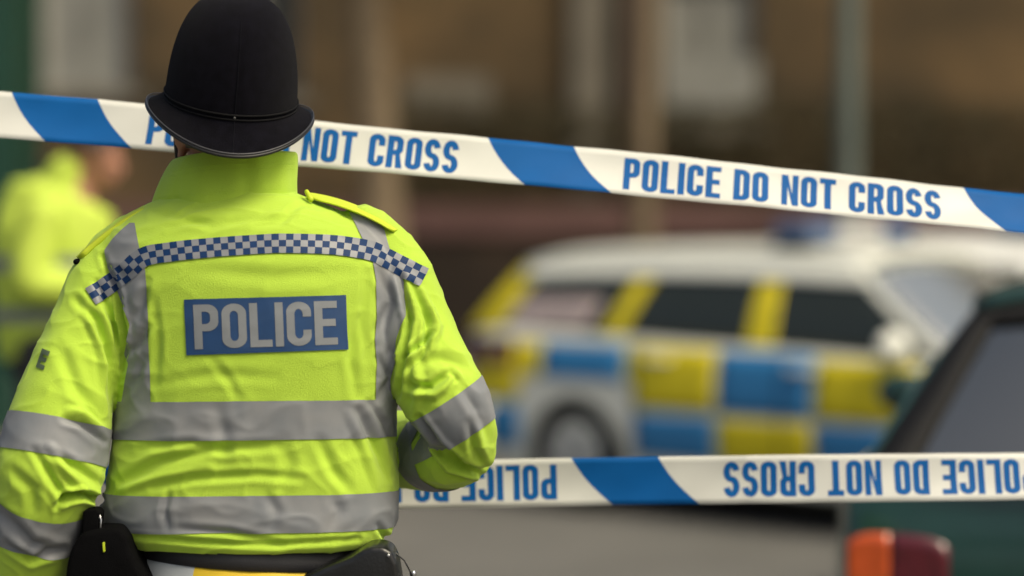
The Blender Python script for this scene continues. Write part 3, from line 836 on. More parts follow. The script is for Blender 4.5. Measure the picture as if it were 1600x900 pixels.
def head(mb, c, yaw=0, pitch=0, roll=0, s=1.0, hair=None):
    rot = Matrix.Rotation(yaw, 3, 'Z') @ Matrix.Rotation(pitch, 3, 'X') @ Matrix.Rotation(roll, 3, 'Y')   # face looks +Y
    h = MB()
    h.ball((0, -.012, .03), (.076, .094, .092), 0, 32); h.ball((0, .028, -.035), (.060, .066, .085), 0, 28)
    h.ball((0, .05, -.085), (.036, .036, .028), 0, 20)
    h.tube([(0, .088, .02, .008), (0, .106, -.012, .011), (0, .112, -.028, .014)], 12)
    for sx in (-1, 1):
        h.ball((sx*.032, .072, .012), (.014, .013, .012), 0, 14); h.tube([(sx*.014, .086, .03, .006), (sx*.05, .072, .03, .005)], 8)
        h.ball((sx*.048, .045, -.02), (.022, .03, .02), 0, 14)
        # ear: rim, lobe, hollow between
        h.tube([(sx*.072, .004, -.03, .007), (sx*.083, -.004, -.012, .006), (sx*.088, -.014, .012, .006), (sx*.084, -.012, .03, .006), (sx*.076, .004, .032, .006)], 10)
        h.ball((sx*.074, .0, -.0), (.008, .018, .028), 0, 14); h.ball((sx*.077, .004, -.034), (.007, .009, .012), 0, 12)
    h.ball((0, .098, -.052), (.022, .009, .006), 0, 12); h.ball((0, .094, -.064), (.018, .010, .007), 0, 12)
    mb.add([rot @ (v*s) + Vector(c) for v in h.v], h.f)
    return rot

def px3(x, y, Y): return P(x, y, Y)
HC = P(351, 213, 3.885)
body = MB()
hrot = head(body, HC, yaw=R(11), pitch=R(4))
neckb = P(357, 300, 3.91)
body.tube([(*(HC+Vector((0, -.01, -.03))), .058), (*(HC+Vector((0, .0, -.09))), .060), (*neckb, .068)], 20)
def bt(pts, n=20): body.tube([tuple(q) for q in resample(pts, .03)], n)
pel = P(395, 900, 3.88)
bt([(*P(358, 325, 3.9), .10, .055), (*P(365, 370, 3.9), .17, .085), (*P(385, 450, 3.89), .185, .105), (*P(395, 560, 3.88), .17, .115), (*P(398, 700, 3.88), .155, .11), (*P(398, 820, 3.88), .155, .11), (*pel, .165, .115), (pel.x, pel.y, pel.z-.10, .165, .12)], 32)
bt([(*P(215, 395, 3.88), .05), (*P(140, 520, 3.83), .045), (*P(85, 720, 3.775), .042), (*P(50, 850, 3.8), .036), (*P(2, 1010, 3.93), .027)])
bt([(*P(585, 390, 3.88), .05), (*P(655, 540, 3.83), .042), (*P(718, 662, 3.83), .032), (*P(722, 690, 3.86), .032)])
bt([(*P(722, 690, 3.86), .032), (*P(655, 705, 3.98), .034), (*P(585, 672, 4.14), .027)])
hand(body, P(2, 1010, 3.93), (.1, .35, -.9), (1, .2, 0), 1, .55, -1)
hand(body, P(585, 672, 4.14), (-.85, .45, .1), (0, -.4, -1), 1, .7, 1)
for sx in (-1, 1):
    hx = pel.x+sx*.095
    bt([(hx, pel.y, pel.z-.02, .10), (hx+sx*.01, pel.y, pel.z-.25, .085), (hx+sx*.02, pel.y+.01, .52, .058), (hx+sx*.02, pel.y-.01, .36, .055), (hx+sx*.025, pel.y-.02, .10, .038)], 18)
    bt([(hx+sx*.025, pel.y-.05, .045, .032), (hx+sx*.03, pel.y+.06, .04, .036), (hx+sx*.035, pel.y+.16, .03, .026)], 12)
bme = fuse(body, .0045, 2); c4, n4 = me_np(bme); bme.vertices.foreach_set('co', (c4-np.array(OFF)).ravel()); bme.update()
bme.materials.append(M['skin']); bme.polygons.foreach_set('use_smooth', [True]*len(bme.polygons))
bo = bpy.data.objects.new('body', bme); COL.objects.link(bo); bo.parent = off

# short hair under the helmet edge
hm = MB()
hv = []
for i in range(14):
    for j in range(40):
        ph = R(100)*i/13; th = 2*math.pi*j/40
        v = Vector((.081*math.sin(ph)*math.cos(th), -.014+.099*math.sin(ph)*math.sin(th), .03+.097*math.cos(ph)))
        if v.y > .02: v.z = max(v.z, .05)
        hv.append(hrot @ v + HC)
mesh_obj('hair', rel(hv), [q[::-1] for q in grid_faces(14, 40, True)], M['hair'], off)
nk = [hrot @ Vector((.066*math.cos(t), -.016+.082*math.sin(t), z)) + HC for z in (.03, .01, -.02) for t in [math.pi+math.pi*k/30 for k in range(31)]]
mesh_obj('nape_hair', rel(nk), grid_faces(3, 31), M['hair'], off).modifiers.new('s', 'SOLIDIFY').thickness = .004

# ---- helmet
helm = empty('helmet', P(361, 156, 3.87)-OFF); helm.parent = off
helm.rotation_euler = (Matrix.Rotation(R(4), 3, 'Y') @ Matrix.Rotation(R(11), 3, 'Z') @ Matrix.Rotation(R(17), 3, 'X')).to_euler()   # tipped back
NH = 96; V = []; hp_ = []
def band_r(th): return .1165, .138
prof_d = []   # dome: radius fraction, height
for k in range(26):
    t = k/25; z = .190*math.sin(t*math.pi/2)**1.0; r = math.cos(t*math.pi/2)**.62
    prof_d.append((r, z))
def helm_pt(a, b_, th, z): return Vector((a*math.cos(th), b_*math.sin(th), z))
def drop(th):  # brim edge height below the band, deepest fore and aft
    return .020 + .036*abs(math.sin(th))**2
V = []
for k, (r, z) in enumerate(prof_d):
    for j in range(NH):
        th = 2*math.pi*j/NH
        seamr = -.0012*math.exp(-((math.cos(th))/.03)**2)*(r if r > .05 else 0)
        V.append(helm_pt(.1165*r+seamr*0, .138*r+seamr, th, z))
f = grid_faces(len(prof_d), NH, True) + [tuple(len(V)-NH+j for j in range(NH))]
dome = mesh_obj('dome', V, f, M['felt'], helm)
V = []
for k in range(12):
    t = k/11; 
    for j in range(NH):
        th = 2*math.pi*j/NH
        ext = t**1.5
        a = .1172 + .030*ext; b_ = .1388 + .040*ext
        V.append(helm_pt(a, b_, th, .002 - drop(th)*t**1.05))
for k in range(11, -1, -1):   # inside
    t = k/11
    for j in range(NH):
        th = 2*math.pi*j/NH; ext = t**1.5
        V.append(helm_pt(.1152+.030*ext, .1368+.040*ext, th, .0 - drop(th)*t**1.05))
brim = mesh_obj('brim', V, [q[::-1] for q in grid_faces(24, NH, True)], M['felt'], helm)
m_ = MB(); m_.tube([(*helm_pt(.1472, .1792, 2*math.pi*j/NH, .002-drop(2*math.pi*j/NH)), .0034) for j in range(NH+1)], 10)
m_.build('edge_binding', [M['black_gloss']], helm)
m_ = MB(); m_.tube([(*helm_pt(.1482, .1802, 2*math.pi*j/NH, .0075-drop(2*math.pi*j/NH)), .0011) for j in range(NH+1)], 8)
m_.build('edge_bead', [mat('dull_metal', (.10, .10, .11), .45, metal=.6)], helm)
m_ = MB()
for dz in (-.004, .004): m_.tube([(*helm_pt(.1180, .1396, 2*math.pi*j/NH, .004+dz), .0020) for j in range(NH+1)], 8)
m_.build('hat_band', [mat('ribbon', (.004, .004, .005), .8, spec=.15)], helm)
m_ = MB(); m_.tube([(0, -.138*r-.0001, z, .0008) for r, z in prof_d[:-1]], 6)
m_.tube([(0, -(.1388+.040*(t/8)**1.5)-.0004, .002-.056*(t/8)**1.05, .0009) for t in range(9)], 6)
m_.build('back_seam', [mat('seam_thread', (.006, .006, .009), .9, spec=.1)], helm)
m_ = MB(); m_.ball((0, 0, .193), (.020, .020, .006)); 
for k in range(8):
    a = k*math.pi/4; m_.ball((.014*math.cos(a), .014*math.sin(a), .197), (.007, .007, .005), 0, 10)
m_.ball((0, 0, .203), (.007, .007, .007), 0, 12)
m_.build('rose', [M['silver']], helm)
m_ = MB(); m_.ball((0, -.1405, .004), (.0026, .0015, .0022), 0, 10); m_.build('stud', [mat('stud_metal', (.1, .1, .1), .5, metal=.5)], helm)
# chin strap
m_ = MB()
def hw(x, y, z): return hrot @ Vector((x, y, z)) + HC
m_.tube([(*hw(-.088, .02, .02), .004), (*hw(-.083, .022, -.04), .004), (*hw(-.05, .05, -.11), .004), (*hw(0, .06, -.128), .004), (*hw(.05, .05, -.11), .004), (*hw(.083, .022, -.04), .004), (*hw(.088, .02, .02), .004)], 8)
m_.v = rel(m_.v); m_.build('chin_strap', [M['black_leather']], off)

# ---- trousers, belt and kit
tr = MB()
tr.tube([tuple(q) for q in resample([(*P(396, 866, 3.87), .185, .140), (*pel, .190, .150), (pel.x, pel.y, pel.z-.12, .185, .148)], .03)], 36, )
for sx in (-1, 1):
    hx = pel.x+sx*.095
    tr.tube([tuple(q) for q in resample([(hx, pel.y, pel.z-.08, .115), (hx+sx*.01, pel.y, pel.z-.28, .105), (hx+sx*.02, pel.y+.01, .5, .085), (hx+sx*.02, pel.y-.01, .3, .078), (hx+sx*.025, pel.y-.02, .08, .075)], .03)], 22)
tme = fuse(tr, .008, 4); c5, n5 = me_np(tme)
dp = np.array([.004*noise.noise(Vector((a*9, b_*9, c*14))) for a, b_, c in c5]); c5 = c5+n5*dp[:, None]
tme.vertices.foreach_set('co', (c5-np.array(OFF)).ravel()); tme.update(); tme.materials.append(M['black_cloth'])
tme.polygons.foreach_set('use_smooth', [True]*len(tme.polygons))
to = bpy.data.objects.new('trousers', tme); COL.objects.link(to); to.parent = off
for sx in (-1, 1):
    hx = pel.x+sx*.12
    m_ = MB(); m_.tube([(hx, pel.y-.03, .16, .055), (hx, pel.y-.03, .07, .052, .058)], 16); m_.tube([(hx, pel.y-.06, .05, .045), (hx, pel.y+.08, .045, .05, .042), (hx, pel.y+.18, .035, .035, .03)], 16)
    m_.v = rel(m_.v); m_.build('boot', [M['black_leather']], off)
# belt: dark band below the hem
def waist_ring(py, grow, sag):
    out = []
    for j in range(121):
        th = 2*math.pi*j/120; c, s = math.cos(th), math.sin(th)
        cx = P(398, py, 3.87).x; out.append(Vector((cx+(.212+grow)*c, 3.87+(.150+grow)*s, P(0, py, 3.73).z + sag*max(0, -s) - .012*c)))
    return out
rings = [waist_ring(852, -.008, 0), waist_ring(862, 0, 0), waist_ring(875, .003, 0), waist_ring(890, .003, 0), waist_ring(893, -.006, 0)]
V = [q for r in rings for q in r]
belt = mesh_obj('belt', rel(V), [q[::-1] for q in grid_faces(5, 121)], mat('belt_webbing', (.018, .018, .022), .6, bump=.3, bscale=400), off)
rings = [waist_ring(886, -.005, 0), waist_ring(896, .004, 0), waist_ring(912, .010, 0), waist_ring(935, .012, 0), waist_ring(960, .0, 0)]
V = []
for r in rings:
    for k, q in enumerate(r): V.append(q + Vector((0, -.006*noise.noise(Vector((q.x*16, 0, q.z*30))), .004*noise.noise(Vector((q.x*9, 2, 0))))))
mi_ = []
for i in range(4):
    for j in range(120):
        x = rings[2][j].x; pxx = 800+x*F/3.72
        mi_.append(1 if pxx < 290 else 0)
mesh_obj('waist_cover', rel(V), [q[::-1] for q in grid_faces(5, 121)], [M['under_yellow'], M['under_grey']], off, mi_)

def soft_box(c, d, m, name, parent, bev=.012, rot=None, extra=None):
    b_ = MB().box(c, d, 0, bev=bev, rot=rot); b_.v = rel(b_.v)
    o = b_.build(name, [m], parent); s = o.modifiers.new('s', 'SUBSURF'); s.levels = 1; s.render_levels = 2
    return o
# left pouch with aerial-like top, on the belt
def poly_slab(pxy, Y0, Y1, m, name, parent, bev=.006):
    bm = bmesh.new(); n = len(pxy)
    a = [bm.verts.new(P(x, y, Y0)-OFF) for x, y in pxy]; c = [bm.verts.new(P(x, y, Y0)-OFF+Vector((0, Y1-Y0, 0))) for x, y in pxy]
    bm.faces.new(a); bm.faces.new(c[::-1])
    for i in range(n): bm.faces.new((a[i], c[i], c[(i+1) % n], a[(i+1) % n]))
    bmesh.ops.recalc_face_normals(bm, faces=bm.faces[:])
    bmesh.ops.bevel(bm, geom=bm.edges[:], offset=bev, segments=3, affect='EDGES', profile=.55, clamp_overlap=True)
    me = bpy.data.meshes.new(name); bm.to_mesh(me); bm.free(); me.materials.append(m)
    me.polygons.foreach_set('use_smooth', [True]*len(me.polygons))
    o = bpy.data.objects.new(name, me); COL.objects.link(o); o.parent = parent; return o
pouch = poly_slab([(104, 880), (110, 858), (124, 835), (142, 829), (184, 824), (198, 838), (204, 862), (214, 885), (240, 925), (235, 1010), (100, 1010), (98, 930)], 3.700, 3.80, M['black_nylon'], 'pouch', off, .010)
poly_slab([(127, 850), (129, 800), (134, 796), (150, 796), (156, 802), (152, 850)], 3.715, 3.76, M['black_nylon'], 'radio_top', pouch, .005)
poly_slab([(160, 848), (163, 847), (164, 862), (161, 863)], 3.6965, 3.7035, M['hivis_seam'], 'tab', pouch, .0006)
m_ = MB(); m_.tube([(*P(155, 803, 3.72), .0014), (*P(158, 812, 3.715), .0014), (*P(157, 828, 3.715), .0014)], 6); m_.v = rel(m_.v); m_.build('clip', [M['silver']], pouch)
hol = poly_slab([(470, 905), (505, 888), (548, 872), (566, 860), (580, 855), (598, 855), (612, 862), (620, 880), (626, 915), (624, 1000), (520, 1000), (470, 950)], 3.690, 3.79, M['black_leather'], 'holster', off, .012)
m_ = MB(); m_.tube([(*P(606, 860, 3.74), .0013), (*P(618, 864, 3.74), .0013), (*P(632, 876, 3.74), .0013), (*P(641, 893, 3.74), .0013), (*P(644, 915, 3.74), .0013)], 8); m_.v = rel(m_.v); m_.build('cable', [M['black_leather']], hol)
m_ = MB(); m_.ball(P(607, 868, 3.688), (.003, .003, .003), 0, 10); m_.v = rel(m_.v); m_.build('stud', [M['silver']], hol)
m_ = MB(); m_.ball(P(646, 897, 3.74), (.005, .005, .007), 0, 10); m_.v = rel(m_.v); m_.build('plug', [M['silver']], hol)

# ================================================================ SECOND OFFICER (far left, facing right, leaning forward)
s2 = 400.0; Y2 = F/s2
so = empty('person', (P(80, 0, Y2).x, Y2, 0)); OF2 = Vector(so.location)
tag(so, 'second police officer in yellow high visibility jacket leaning towards the right', 'person')
def r2(vs_): return [Vector(v)-OF2 for v in vs_]
def fused_part(mb, name, m, parent, voxel, sm=4, origin=OF2, amp=0):
    me = fuse(mb, voxel, sm); c, n = me_np(me)
    if amp: c = c+n*np.array([amp*noise.noise(Vector((a*7, b_*7, d*9))) for a, b_, d in c])[:, None]
    me.vertices.foreach_set('co', (c-np.array(origin)).ravel()); me.update(); me.materials.append(m)
    me.polygons.foreach_set('use_smooth', [True]*len(me.polygons))
    o = bpy.data.objects.new(name, me); COL.objects.link(o); o.parent = parent; return o
h2 = P(152, 246, Y2)
bd = MB(); hr2 = head(bd, h2, yaw=R(-55), pitch=R(-10))
bd.tube([(*(h2+Vector((-.02, 0, -.04))), .055), (*P(112, 290, Y2), .06)], 16)
def t2(mb, pts, n=18): mb.tube([tuple(q) for q in resample([(*P(x, y, Y2+dy), r) if len(w) == 0 else (*P(x, y, Y2+dy), r, w[0]) for x, y, dy, r, *w in pts], .04)], n)
t2(bd, [(100, 300, 0, .12, .08), (92, 370, 0, .16, .11), (85, 470, 0, .14, .11), (82, 540, 0, .15, .12)], 24)
pz = P(82, 560, Y2)
for sy in (-1, 1):
    bd.tube([tuple(q) for q in resample([(pz.x+.02*sy, pz.y+.1*sy, pz.z, .09), (pz.x, pz.y+.11*sy, .5, .06), (pz.x, pz.y+.12*sy, .1, .045)], .04)], 14)
    bd.tube([(pz.x-.04, pz.y+.12*sy, .05, .035), (pz.x+.16, pz.y+.12*sy, .04, .03)], 12)
wr = P(175, 455, Y2-.2); hand(bd, wr, (.8, 0, .2), (0, 1, .2), 1, .5, 1)
wr2 = P(170, 470, Y2+.2); hand(bd, wr2, (.8, 0, .2), (0, -1, .2), 1, .5, -1)
fused_part(bd, 'body', M['skin'], so, .008, 2)
jk = MB()
t2(jk, [(100, 285, 0, .08, .07), (92, 305, 0, .19, .12), (86, 350, 0, .235, .15), (82, 420, 0, .24, .16), (82, 480, 0, .235, .16), (82, 520, 0, .23, .16)], 30)
jk.tube([(*P(104, 268, Y2), .082), (*P(102, 290, Y2), .09)], 20)
for sy, w_ in ((-1, wr), (1, wr2)):
    a = P(88 - (20 if sy < 0 else 0), 335, Y2+.20*sy); e = P(45 if sy < 0 else 60, 440, Y2+.26*sy)
    jk.tube([tuple(q) for q in resample([(*a, .085), (*((a+e)/2), .08), (*e, .075)], .04)], 18)
    jk.tube([tuple(q) for q in resample([(*e, .075), (*((e+w_)/2), .068), (*w_, .055)], .04)], 18)
j2 = fused_part(jk, 'jacket', M['hivis_far'], so, .009, 5, amp=.012)
# reflective bands of the far jacket
for z_, hgt in ((P(0, 400, Y2).z, .055), (P(0, 480, Y2).z, .055)):
    vv_ = []
    for k in range(5):
        for j in range(49):
            th = 2*math.pi*j/48; vv_.append((P(82, 0, Y2).x+.248*math.cos(th), Y2+.168*math.sin(th), z_-hgt*k/4))
    mesh_obj('reflective_band', r2(vv_), grid_faces(5, 49), M['check_grey'], j2)
tb = MB()
t2(tb, [(82, 505, 0, .175, .14), (82, 560, 0, .18, .14)], 26)
for sy in (-1, 1): tb.tube([tuple(q) for q in resample([(pz.x, pz.y+.1*sy, pz.z+.02, .12), (pz.x, pz.y+.11*sy, .5, .095), (pz.x, pz.y+.12*sy, .1, .08)], .04)], 16)
fused_part(tb, 'trousers', M['black_cloth'], so, .012, 3, amp=.008)
for sy in (-1, 1):
    m_ = MB(); m_.tube([(pz.x, pz.y+.12*sy, .14, .055), (pz.x, pz.y+.12*sy, .06, .055)], 12); m_.tube([(pz.x-.04, pz.y+.12*sy, .05, .045), (pz.x+.18, pz.y+.12*sy, .04, .04)], 12)
    m_.v = r2(m_.v); m_.build('boot', [M['black_leather']], so)
hv = []
for i in range(12):
    for j in range(32):
        ph = R(98)*i/11; th = 2*math.pi*j/32
        v = Vector((.084*math.sin(ph)*math.cos(th), -.018+.102*math.sin(ph)*math.sin(th), .03+.102*math.cos(ph)))
        if v.y > .02: v.z = max(v.z, .065)
        hv.append(hr2 @ v + h2)
mesh_obj('hair', r2(hv), [q[::-1] for q in grid_faces(12, 32, True)], M['hair'], so)

# ================================================================ CARS
M['tyre'] = mat('tyre_rubber', (.007, .007, .007), .95, spec=.08)
M['rim'] = mat('rim_alloy', (.42, .43, .44), .4, metal=.3)
M['car_dark'] = mat('car_dark_trim', (.008, .008, .009), .7, spec=.2)
M['glass_dark'] = mat('tinted_glass', (.022, .028, .024), .12, spec=.6)
M['seat'] = mat('seat_cloth', (.03, .03, .035), .9)
M['head_glass'] = mat('lamp_glass', (.5, .5, .5), .1, spec=.8)
M['red_lens'] = mat('red_lens', (.09, .004, .012), .25, coat=.6, var=.2, vscale=20)
M['orange_lens'] = mat('orange_lens', (.52, .075, .012), .25, coat=.6, var=.15, vscale=20)
M['blue_lens'] = mat('blue_lens', (.07, .12, .24), .25, coat=.6)
M['plate_y'] = mat('plate_yellow', (.6, .45, .03), .5)
gl = bpy.data.materials.new('clear_car_glass'); gl.use_nodes = True; nt = gl.node_tree; nt.nodes.clear()
o_ = nt.nodes.new('ShaderNodeOutputMaterial'); mx = nt.nodes.new('ShaderNodeMixShader'); tr_ = nt.nodes.new('ShaderNodeBsdfTransparent'); gs = nt.nodes.new('ShaderNodeBsdfGlossy')
tr_.inputs[0].default_value = (.80, .84, .82, 1); gs.inputs['Roughness'].default_value = .03; gs.inputs[0].default_value = (1, .96, .88, 1); fr_ = nt.nodes.new('ShaderNodeFresnel'); fr_.inputs[0].default_value = 4.2
nt.links.new(fr_.outputs[0], mx.inputs[0]); nt.links.new(tr_.outputs[0], mx.inputs[1]); nt.links.new(gs.outputs[0], mx.inputs[2]); nt.links.new(mx.outputs[0], o_.inputs[0])
M['glass_clear'] = gl
M['glass_sky'] = mat('windscreen_glass', (.62, .64, .62), .18, metal=.85)

class Car:
    rnd = .16
    def __init__(s, **k): s.__dict__.update(k)
    def w(s, x):      # half width in plan
        t = abs(2*x/s.L); return s.W/2*(1-.05*t**2-s.rnd*max(0, (t-.82)/.18)**2.2)
    def side(s, x, z):
        w = s.w(x); 
        if z < .55: w -= .07*((.55-z)/.35)**2*.8
        if z > .7: w -= .035*((z-.7)/.25)**1.5
        return w
    def ztop(s, x): return float(np.interp(x, [p[0] for p in s.deck], [p[1] for p in s.deck]))
    def zbot(s, x): return .20 + .10*max(0, (abs(2*x/s.L)-.85)/.15)
def build_car(name, c, loc, rz, label, paint, glass, pillars, livery=None, cat='car', bar=False):
    t = empty(name, loc, rz); tag(t, label, cat)
    xs_ = sorted(set(list(np.linspace(-c.L/2, c.L/2, 70)) + [p[0] for p in c.deck])); NS = 14; ring = []
    for x in xs_:
        zt = c.ztop(x); zb = c.zbot(x); r = []
        for k in range(NS+1):
            z = zb+(zt-.035-zb)*k/NS; r.append((x, c.side(x, z), z))
        ws = c.side(x, zt)
        for cc in (.965, .9, .75, .5, .25, 0): r.append((x, ws*cc, zt-.012*(cc**2) + (.02*(1-cc**2) if x > c.xa0 else 0) - (.012 if cc > .95 else 0)))
        r = r + [(a, -b_, d) for a, b_, d in r[-2::-1]]
        ring.append(r)
    n = len(ring[0]); V = [p for r in ring for p in r]; f = []; mi = []
    for i in range(len(ring)-1):
        for j in range(n):
            a = i*n+j; b_ = i*n+(j+1) % n; f.append((a, b_, b_+n, a+n))
            cabin = c.xd0+.05 < xs_[i] < c.xa0-.02 and NS+2 <= j < n-NS-3
            mi.append(1 if cabin or j == n-1 else 0)
    f.append(tuple(range(n))[::-1]); mi.append(0); f.append(tuple(len(V)-n+j for j in range(n))); mi.append(0)
    f = [q[::-1] for q in f]
    o = mesh_obj('body', V, f, [paint, M['car_dark']], t, mi)
    # wheel arches
    cutters = []
    for wx in c.wheels:
        for sy in (-1, 1):
            m_ = MB(); v, ff = tube([(wx, sy*(c.W/2+.1), c.wr-.0, c.wr+.075), (wx, sy*(c.W/2-.26), c.wr, c.wr+.075)], 40, caps=False); m_.add(v, ff, 1)
            q = m_.build('cut', [paint, M['car_dark']], t, smooth=True); cutters.append(q)
            bo_ = o.modifiers.new('b', 'BOOLEAN'); bo_.operation = 'DIFFERENCE'; bo_.object = q; bo_.solver = 'EXACT'
    me = evaluated(o); old = o.data; o.modifiers.clear(); o.data = me
    if len(me.polygons) < 200: o.data = old
    for q in cutters: bpy.data.objects.remove(q)
    es = o.modifiers.new('e', 'EDGE_SPLIT'); es.split_angle = R(40)
    # greenhouse
    wb = lambda x: c.side(x, c.ztop(x))-.03
    wr_ = lambda x: c.wroof*(1-.03*abs(2*x/c.L))
    def gp(x_b, x_t, sy, k=1.0):    # point on the glass side: k 0 belt .. 1 roof edge
        b_ = Vector((x_b, sy*wb(x_b), c.ztop(x_b)-.012)); tp = Vector((x_t, sy*wr_(x_t), c.zr(x_t)-.05)); p = b_.lerp(tp, k)
        p.y += sy*.025*math.sin(math.pi*k); return p
    # roof skin
    nr, ncr = 24, 14; V = []
    for i in range(nr+1):
        x = c.xd1-.05+(c.xa1+.05-c.xd1+.05)*i/nr
        for j in range(ncr+1):
            u = -1+2*j/ncr; V.append((x, u*(wr_(x)+.012), c.zr(x)-.05*abs(u)**3.2 - .02*max(0, (abs(i/nr-.5)-.42)/.08)))
    ro = mesh_obj('roof', V, grid_faces(nr+1, ncr+1), paint, t); s_ = ro.modifiers.new('s', 'SOLIDIFY'); s_.thickness = .035; s_.offset = -1
    # pillars
    for (xb, xt, wd, m) in pillars:
        for sy in (-1, 1):
            v = []
            for k in range(7):
                q = gp(xb, xt, sy, k/6*1.0); ww = wd*(1-.25*k/6)
                for a, b_ in ((-1, -.03), (-1, .008), (1, .008), (1, -.03)): v.append((q.x+a*ww/2, q.y+sy*b_, q.z))
            ff = grid_faces(7, 4, True)+[(0, 1, 2, 3), (24, 25, 26, 27)]
            bm = bmesh.new(); vs3 = [bm.verts.new(p) for p in v]
            for q in ff: bm.faces.new([vs3[i] for i in q])
            bmesh.ops.recalc_face_normals(bm, faces=bm.faces[:]); me = bpy.data.meshes.new('pillar'); bm.to_mesh(me); bm.free(); me.materials.append(m)
            po = bpy.data.objects.new('pillar', me); COL.objects.link(po); po.parent = t
            po.modifiers.new('b', 'BEVEL').width = .008
    # side windows: between successive pillars
    for sy in (-1, 1):
        for (xb, xt, wd, m), (xb2, xt2, wd2, m2) in zip(pillars[:-1], pillars[1:]):
            V = []
            for k in range(8):
                for i in range(7):
                    a = gp(xb, xt, sy, k/7); b_ = gp(xb2, xt2, sy, k/7); V.append(a.lerp(b_, i/6))
            mesh_obj('side_window', V, grid_faces(8, 7), glass, t).modifiers.new('s', 'SOLIDIFY').thickness = .004
    if glass is M['glass_dark']:
        for sy in (-1, 1):
            V = []
            for i in range(31):
                xb = c.xd0+(c.xa0-c.xd0)*i/30; xt = c.xd1+(c.xa1-c.xd1)*i/30
                for k in range(5):
                    q = gp(xb, xt, sy, .76+.24*k/4); V.append((q.x, q.y+sy*.012, q.z))
            mesh_obj('cant_rail', V, grid_faces(31, 5), paint, t).modifiers.new('s', 'SOLIDIFY').thickness = .006
    if livery:  # added pale panel standing in for the rear side window's pale lower half
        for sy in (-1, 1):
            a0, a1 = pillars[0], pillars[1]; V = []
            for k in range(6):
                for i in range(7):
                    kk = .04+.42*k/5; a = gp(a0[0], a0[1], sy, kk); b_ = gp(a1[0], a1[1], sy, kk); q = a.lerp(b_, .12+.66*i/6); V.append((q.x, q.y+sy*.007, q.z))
            mesh_obj('window_pale_panel', V, grid_faces(6, 7), M['pale_panel'], t).modifiers.new('s', 'SOLIDIFY').thickness = .002
    # windscreen and rear window
    for nm, xb, xt, bulge in (('windscreen', c.xa0, c.xa1, .06), ('rear_window', c.xd0, c.xd1, -.05)):
        V = []
        for k in range(9):
            for i in range(13):
                u = -1+2*i/12; a = gp(xb, xt, 1, k/8); V.append((a.x+bulge*(1-u*u), a.y*u, a.z+.03*(1-u*u)*k/8))
        if glass is M['glass_clear']:     # broad black rubber frame round the glass
            V2 = []
            ks = (0, .09, .10, .86, .87, 1); us = [-1, -.84, -.83]+[-.8+1.6*i/10 for i in range(11)]+[.83, .84, 1]
            for k in ks:
                for u in us:
                    a = gp(xb, xt, 1, k); V2.append((a.x+bulge*1.0*(1-u*u)+(-.012 if bulge < 0 else .012), a.y*u, a.z+.03*(1-u*u)*k+.004))
            fr2 = grid_faces(len(ks), len(us)); nu = len(us)-1
            fr2 = [q for n_, q in enumerate(fr2) if not (1 <= n_//nu <= 3 and 1 <= n_ % nu <= nu-2)]
            mesh_obj('window_frame', V2, fr2, M['car_dark'], t).modifiers.new('s', 'SOLIDIFY').thickness = .01
        mesh_obj(nm, V, grid_faces(9, 13), M['glass_sky'] if (nm == 'windscreen' and glass is M['glass_dark']) else glass, t).modifiers.new('s', 'SOLIDIFY').thickness = .005
    # wheels
    for wx in c.wheels:
        for sy in (-1, 1):
            wy = sy*(c.W/2-.10); R_ = c.wr
            V = []; NW = 48; pr = [(-.095, R_*.60), (-.10, R_*.72), (-.098, R_*.9), (-.08, R_*.985), (0, R_), (.08, R_*.985), (.098, R_*.9), (.10, R_*.72), (.095, R_*.60)]
            for y, r in pr:
                for j in range(NW): th = 2*math.pi*j/NW; V.append((r*math.cos(th), y, r*math.sin(th)))
            we = empty('wheel', (wx, wy, R_)); we.parent = t
            mesh_obj('tyre', V, grid_faces(len(pr), NW, True), M['tyre'], we)
            m_ = MB(); V = []
            for y, r in ((sy*.085, R_*.60), (sy*.092, R_*.57), (sy*.075, R_*.52), (sy*.045, R_*.48)):
                for j in range(NW): th = 2*math.pi*j/NW; V.append((r*math.cos(th), y, r*math.sin(th)))
            m_.add(V, grid_faces(4, NW, True)); m_.add([(R_*.5*math.cos(2*math.pi*j/NW), sy*.02, R_*.5*math.sin(2*math.pi*j/NW)) for j in range(NW)], [tuple(range(NW))], 1)
            for k in range(7):
                a = 2*math.pi*k/7; m_.box((R_*.33*math.cos(a), sy*.07, R_*.33*math.sin(a)), (R_*.52, .02, R_*.20), 0, rot=Matrix.Rotation(-a, 3, 'Y'), bev=.005)
            m_.ball((0, sy*.08, 0), (.04, .02, .04)); m_.build('rim', [M['rim'], M['car_dark']], we)
    # seats
    for sx_ in c.seats:
        for sy in (-1, 1):
            m_ = MB(); rt = Matrix.Rotation(R(-16), 3, 'Y')
            m_.box((sx_, sy*.36, .78), (.13, .46, .62), 0, rot=rt, bev=.05); m_.box((sx_-.11, sy*.36, 1.17), (.09, .26, .17), 0, rot=rt, bev=.035)
            m_.build('seat', [M['seat']], t)
    # door mirrors
    for sy in (-1, 1):
        m_ = MB(); x = c.xa0-.30; m_.ball((x, sy*(c.side(x, .95)+.10), c.ztop(x)+.05), (.07, .12, .08)); m_.box((x, sy*(c.side(x, .9)+.0), c.ztop(x)+.0), (.06, .12, .03), 0, bev=.008); m_.build('door_mirror', [paint], t)
    # side trim: door handles, door gaps, rub strip, sill
    def patch(nm, x0, x1, z0, z1, m, sy, offs=.004, parent=None, n=8, nz=5):
        V = [(x0+(x1-x0)*i/n, sy*(c.side(x0+(x1-x0)*i/n, z0+(z1-z0)*k/nz)+offs), z0+(z1-z0)*k/nz) for i in range(n+1) for k in range(nz+1)]
        ob = mesh_obj(nm, V, grid_faces(n+1, nz+1), m, parent or t); ob.modifiers.new('s', 'SOLIDIFY').thickness = .003; return ob
